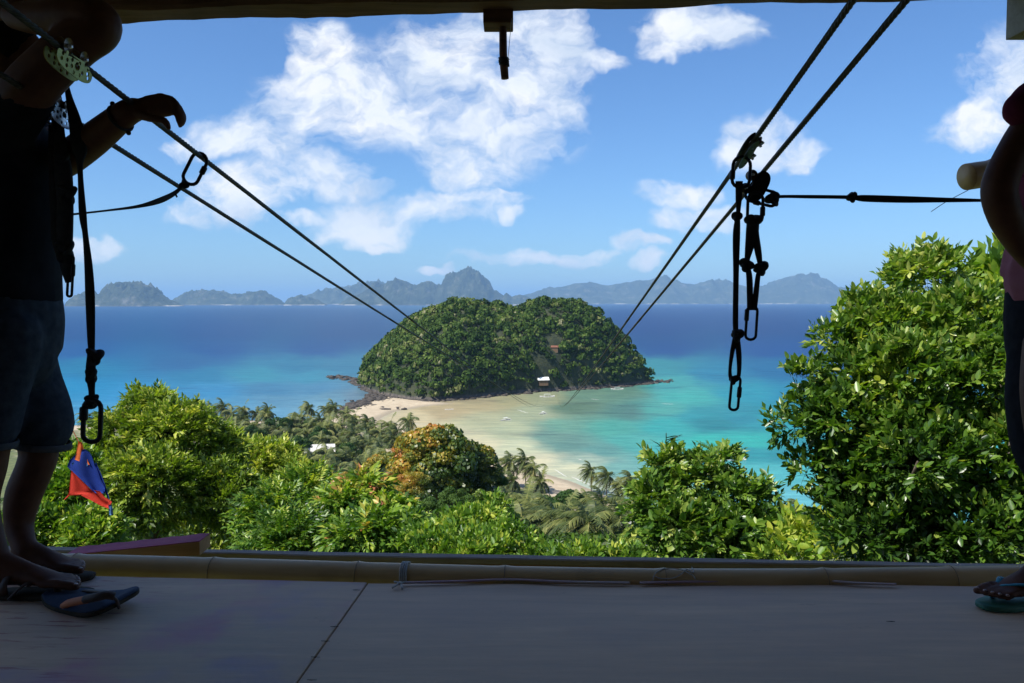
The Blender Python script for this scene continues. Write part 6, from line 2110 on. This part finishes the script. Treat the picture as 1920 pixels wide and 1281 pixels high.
limb(mb, [J(12, 225, -.13), J(48, 180, -.18)], [.092, .080], 16, 4)
fuse(mb, 'shirt', M_shirt, 0.012, man, root_l, 3)
mb = MB()
limb(mb, [J(22, 548), J(24, 600), J(26, 660)], [(.130, .165), (.138, .172), (.128, .165)], 24, 5, ref=(1, 0, 0))
limb(mb, [J(28, 630, .08), J(46, 710, .09), J(68, 765, .09), J(76, 796, .09)], [.108, .108, .104, .102], 20, 6)
limb(mb, [J(12, 630, -.09), J(-12, 710, -.10), J(-24, 765, -.10), J(-28, 792, -.10)], [.108, .106, .102, .100], 20, 6)
sh = fuse(mb, 'shorts', M_denim, 0.011, man, root_l, 2)
for (x, y, dy) in ((77, 832, .09), (-29, 828, -.10)):
    mb = MB(); c = J(x, y, dy)
    mb.tube([c + Vector((math.cos(a_) * .088, math.sin(a_) * .088, math.cos(a_) * -.012)) for a_ in np.linspace(0, 2 * math.pi, 33)[:-1]], [(.011, .004)] * 32, 8, ref=(0, 0, 1), closed=True)
    mb.build('turn_up', M_hem, man)
# bracelet
mb = MB(); c = J(226, 222, wY - .02); ax = (J(232, 216, wY) - J(175, 262, wY * .5)).normalized(); X = ax.cross(Vector((0, 1, 0))).normalized(); Y_ = ax.cross(X)
mb.tube([c + (X * math.cos(a_) + Y_ * math.sin(a_)) * .041 for a_ in np.linspace(0, 2 * math.pi, 25)[:-1]], .0045, 8, closed=True)
mb.ball(c + X * .048, .008, 8, 6); mb.ball(c - X * .048, .008, 8, 6)
mb.build('bracelet', M_black, man)
# sandals he wears
def worn_sandal(h, t, w, parent, sole_mat, strap_mat, side, name='sandal', text=None):
    T_ = (t - h); T_.z = 0; L = T_.length; T_.normalize(); S = Vector((-T_.y, T_.x, 0)) * side
    def at(u, v, z): return Vector((h.x, h.y, DZ)) + T_ * (u * L) + S * (v * w) + Vector((0, 0, z))
    out = []
    for i in range(40):
        a_ = 2 * math.pi * i / 40; u = .5 - .62 * math.cos(a_) ; wd = .62 * (0.78 + 0.22 * (u)) * (1 - .12 * math.exp(-((u - .42) / .15) ** 2))
        out.append((max(-.10, min(u, 1.10)), wd * math.sin(a_)))
    vs = []
    for z, k in ((.001, .97), (.006, 1.0), (.015, 1.0), (.017, .97)):
        vs += [at(.5 + (u - .5) * k, v * k, z + .014 * max(u - .9, 0)) for u, v in out]
    n = 40; fs = [(r_ * n + i, r_ * n + (i + 1) % n, (r_ + 1) * n + (i + 1) % n, (r_ + 1) * n + i) for r_ in range(3) for i in range(n)] + [tuple(reversed(range(n))), tuple(3 * n + i for i in range(n))]
    root = bpy.data.objects.new(name, None); col.objects.link(root); root.parent = parent; root.location = at(.5, 0, 0) - world_loc(parent)
    MB().add(vs, fs).build('sole', sole_mat, root)
    return root, at


for (h_, t_) in ((h1, t1), (h2, t2)):
    sd, at = worn_sandal(h_, t_, .092, man, M_soledk, M_strapb, 1)
    for pts in ([at(.36, -.55, .012), at(.50, -.44, .052), at(.62, -.12, .056), at(.72, .06, .044), at(.80, -.27, .020)],
                [at(.36, .55, .012), at(.50, .44, .052), at(.62, .12, .056), at(.72, .06, .044)],
                [at(.30, -.50, .020), at(.30, -.42, .060), at(.34, 0, .096), at(.30, .42, .060), at(.30, .50, .020)]):
        mb = MB(); mb.tube(smooth_path(pts, 5), (.003, .009), 8, ref=(0, 0, 1)) if False else mb.tube(smooth_path(pts, 5), [(.004, .012)] * (5 * (len(pts) - 1) + 1), 8, ref=(0, 0, 1))
        mb.build('strap', M_strapb, sd)

# ---- right-hand person: arm akimbo, hip, thigh and one foot in view
YQ = 2.52
root_r = P(1960, 1110, YQ); root_r.z = DZ
def K(x, y, dy=0.0): return P(x, y, YQ + dy)
mb = MB()
limb(mb, [K(2005, 640), K(2005, 540), K(2000, 450), K(2010, 360), K(2015, 270), K(2022, 205)], [(.125, .155), (.118, .15), (.108, .14), (.120, .165), (.125, .17), (.07, .10)], 20, 6, ref=(1, 0, 0))
limb(mb, [K(2022, 205), K(2010, 150)], [.055, .052], 14, 4)
hq = K(2004, 95)
mb.ball(hq, (.098, .075, .112), 20, 14); mb.ball(hq + Vector((-.035, 0, -.055)), (.058, .052, .062), 14, 10); mb.ball(hq + Vector((-.096, 0, -.018)), (.024, .016, .022), 10, 7)
mb.ball(hq + Vector((-.088, 0, -.058)), (.018, .028, .010), 10, 7); mb.ball(hq + Vector((-.084, 0, -.073)), (.018, .026, .010), 10, 7)
for s in (-1, 1): mb.ball(hq + Vector((.005, s * .075, -.015)), (.018, .008, .032), 10, 7)
limb(mb, [K(1992, 200, -.12), K(1940, 235, -.16), K(1899, 290, -.18), K(1874, 350, -.18), K(1884, 402, -.17), K(1908, 450, -.13), K(1938, 492, -.10), K(1950, 505, -.09)],
     [.066, .055, .047, .048, .047, .040, .032, .028], 16, 6)
hand(mb, K(1950, 505, -.09), K(1990, 528, -.12), Vector((0.012, 0.0, 0.020)), [(.035, 0, -.008), (.026, .010, -.004), (.02, .012, 0)], [K(1958, 500, -.10), K(1975, 495, -.14), K(1995, 500, -.15)])
limb(mb, [K(2035, 230, .14), K(2070, 330, .16), K(2075, 400, .12), K(2040, 480, .02)], [.062, .05, .046, .036], 14, 5)
ank = P(1968, 1050, YQ); ank.z = DZ + .105
for s, dx, dy in ((0, -8, -.10), (1, 75, .20)):
    a2 = P(1968 + dx, 1050, YQ + dy); a2.z = DZ + .105
    limb(mb, [K(1985 + dx * .3, 640, dy * .7), K(1978 + dx * .6, 740, dy * .8), K(1978 + dx, 838, dy), K(1990 + dx, 900, dy), K(1992 + dx, 960, dy), a2], [.09, .085, .062, .058, .052, .036], 16, 6)
    hh = Vector((a2.x + .06, YQ + dy + .035, DZ + .03)); tt_ = Vector((a2.x - .196, YQ + dy - .045, DZ + .03))
    en, S_, T_ = foot(mb, a2, hh, tt_, .095, 1 if s == 0 else -1)
    if s == 0: endr, hr_, tr_ = en, hh, tt_
woman = fuse(mb, 'person', M_skin, 0.0072, None, root_r, 3)
tag(woman, 'person at the right edge, arm akimbo, maroon shirt, dark trousers, teal flip-flop', 'person')
nail(woman, endr, None)
mb = MB(); mb.ball(hq + Vector((.018, 0, .022)), (.102, .083, .108), 20, 12); fuse(mb, 'hair', M_hair, 0.009, woman, hq, 2)
mb = MB()
limb(mb, [K(2004, 470), K(2000, 420), K(2010, 340), K(2015, 270), K(2022, 200)], [(.125, .165), (.125, .16), (.135, .178), (.138, .182), (.085, .12)], 24, 6, ref=(1, 0, 0))
limb(mb, [K(1995, 195, -.11), K(1948, 214, -.16), K(1922, 236, -.18), K(1904, 226, -.18)], [.088, .072, .030, .012], 16, 5)
limb(mb, [K(1990, 195, -.12), K(1945, 195, -.16), K(1915, 205, -.18)], [.085, .074, .050], 16, 5)
fuse(mb, 'shirt', M_maroon, 0.011, woman, root_r, 2)
mb = MB()
limb(mb, [K(2002, 428), K(1998, 470), K(1996, 505), K(1992, 528)], [(.128, .17), (.150, .18), (.160, .185), (.160, .185)], 24, 5, ref=(1, 0, 0))
mb.v = [Vector((v.x + .006 * math.sin(v.y * 60 + v.z * 20), v.y, v.z)) for v in mb.v]
fuse(mb, 'shirt_hem', M_pinkhem, 0.009, woman, root_r, 2)
mb = MB()
limb(mb, [K(1996, 530), K(1996, 600), K(1994, 660)], [(.150, .175), (.156, .18), (.150, .172)], 24, 5, ref=(1, 0, 0))
limb(mb, [K(1985, 640, 0), K(1972, 740, 0), K(1976, 830, 0), K(1990, 868, 0)], [.135, .126, .118, .108], 20, 6)
limb(mb, [K(2010, 640, .14), K(2030, 740, .16), K(2050, 830, .2), K(2055, 868, .2)], [.135, .120, .112, .10], 20, 6)
fuse(mb, 'trousers', M_blackjean, 0.013, woman, root_r, 2)
sd, at = worn_sandal(hr_, tr_, .100, woman, M_greenr, M_teal, 1, 'flip_flop')
for pts in ([at(.46, -.55, .016), at(.60, -.47, .066), at(.72, -.28, .064), at(.80, -.26, .046)], [at(.46, .55, .016), at(.60, .46, .070), at(.72, .06, .066), at(.80, -.26, .048), at(.81, -.27, .014)]):
    mb = MB(); mb.tube(smooth_path(pts, 6), [(.0035, .0105)] * (6 * (len(pts) - 1) + 1), 8, ref=(0, 0, 1)); mb.build('strap', M_teal, sd)
# raised letters on the strap
fc = bpy.data.curves.new('lettering', 'FONT'); fc.body = 'INDO'; fc.size = 0.017; fc.extrude = 0.0006; fc.align_x = 'CENTER'
tmp = bpy.data.objects.new('tmp', fc); col.objects.link(tmp)
dg = bpy.context.evaluated_depsgraph_get(); me = bpy.data.meshes.new_from_object(tmp.evaluated_get(dg)); bpy.data.objects.remove(tmp)
me.materials.append(mottled('cream_print', (0.5, 0.5, 0.42), (0.7, 0.7, 0.6), 60))
a0, a1 = at(.70, -.33, .068), at(.56, -.53, .052)
xd = (a1 - a0).normalized(); nd_ = Vector((0, -.75, .65)); nd_ = (nd_ - xd * nd_.dot(xd)).normalized(); yd = nd_.cross(xd)
M4 = Matrix((xd, yd, nd_)).transposed().to_4x4()
o = bpy.data.objects.new('lettering', me); col.objects.link(o); o.parent = sd
o.matrix_local = Matrix.Translation((a0 + a1) / 2 - world_loc(sd) + nd_ * .0045 - yd * .006) @ M4

# ---- the flip-flop lying loose on the deck
ff = empty('loose_flip_flop', PD(170, 1142), 'empty blue flip-flop with orange-brown strap lying on the deck', 'flip-flop')
out = [(77, 1130), (84, 1141), (105, 1150), (135, 1158), (165, 1165), (190, 1165), (215, 1158), (240, 1148), (258, 1140), (262, 1131), (254, 1127), (235, 1127), (205, 1121), (170, 1115), (130, 1114), (98, 1118)]
pl = smooth_path([PD(x, y) for x, y in out + out[:1]], 4)[:-1]
n = len(pl); ctr = sum(pl, Vector((0, 0, 0))) / n
def lift_(p):
    s = (p.x - pl[0].x) / 0.27
    return 0.002 + 0.022 * max(s - .55, 0) ** 1.6 / .45 ** 1.6 + 0.006 * max(.2 - s, 0) / .2
def ring(z, k): return [ctr + (p - ctr) * k + Vector((0, 0, z + lift_(p))) for p in pl]
for nm, zs, mt in (('sole', ((0, .97), (.003, 1.0), (.012, 1.0), (.013, .995)), M_soledk), ('footbed', ((.0135, .985), (.017, .985), (.0185, .95)), M_solebl)):
    vs = []
    for z, k in zs: vs += ring(z, k)
    m = len(zs); fs = [(r_ * n + i, r_ * n + (i + 1) % n, (r_ + 1) * n + (i + 1) % n, (r_ + 1) * n + i) for r_ in range(m - 1) for i in range(n)] + [tuple(reversed(range(n))), tuple((m - 1) * n + i for i in range(n))]
    MB().add(vs, fs).build(nm, mt, ff)
s1p = [PD(119, 1137, .020), PD(127, 1132, .036), PD(142, 1128, .056), PD(164, 1124, .070)]
mb = MB(); mb.tube(smooth_path(s1p, 5), [(.011, .010)] * 16, 8, ref=(0, 0, 1)); mb.build('orange_strap', M_orangest, ff)
s2p = [PD(160, 1124, .068), PD(180, 1120, .078), PD(200, 1116, .084), PD(214, 1118, .078)]
mb = MB(); mb.tube(smooth_path(s2p, 5), [(.012, .014)] * 16, 8, ref=(0, 0, 1)); mb.build('strap_top', M_strapb, ff)
mb = MB(); mb.tube(smooth_path([PD(158, 1108, .020), PD(176, 1108, .045), PD(196, 1110, .072), PD(210, 1114, .078)], 5), [(.004, .011)] * 16, 8, ref=(0, 0, 1)); mb.build('far_strap', M_strapb, ff)
mb = MB(); mb.tube(smooth_path([PD(208, 1117, .078), PD(218, 1125, .060), PD(222, 1136, .030), PD(223, 1140, .018)], 5), .0045, 8); mb.build('toe_post', M_strapb, ff)
print('TRIS', sum(len(o.data.loops) - 2 * len(o.data.polygons) for o in scene.objects if o.type == 'MESH' and o.data.users == 1), len(scene.objects))
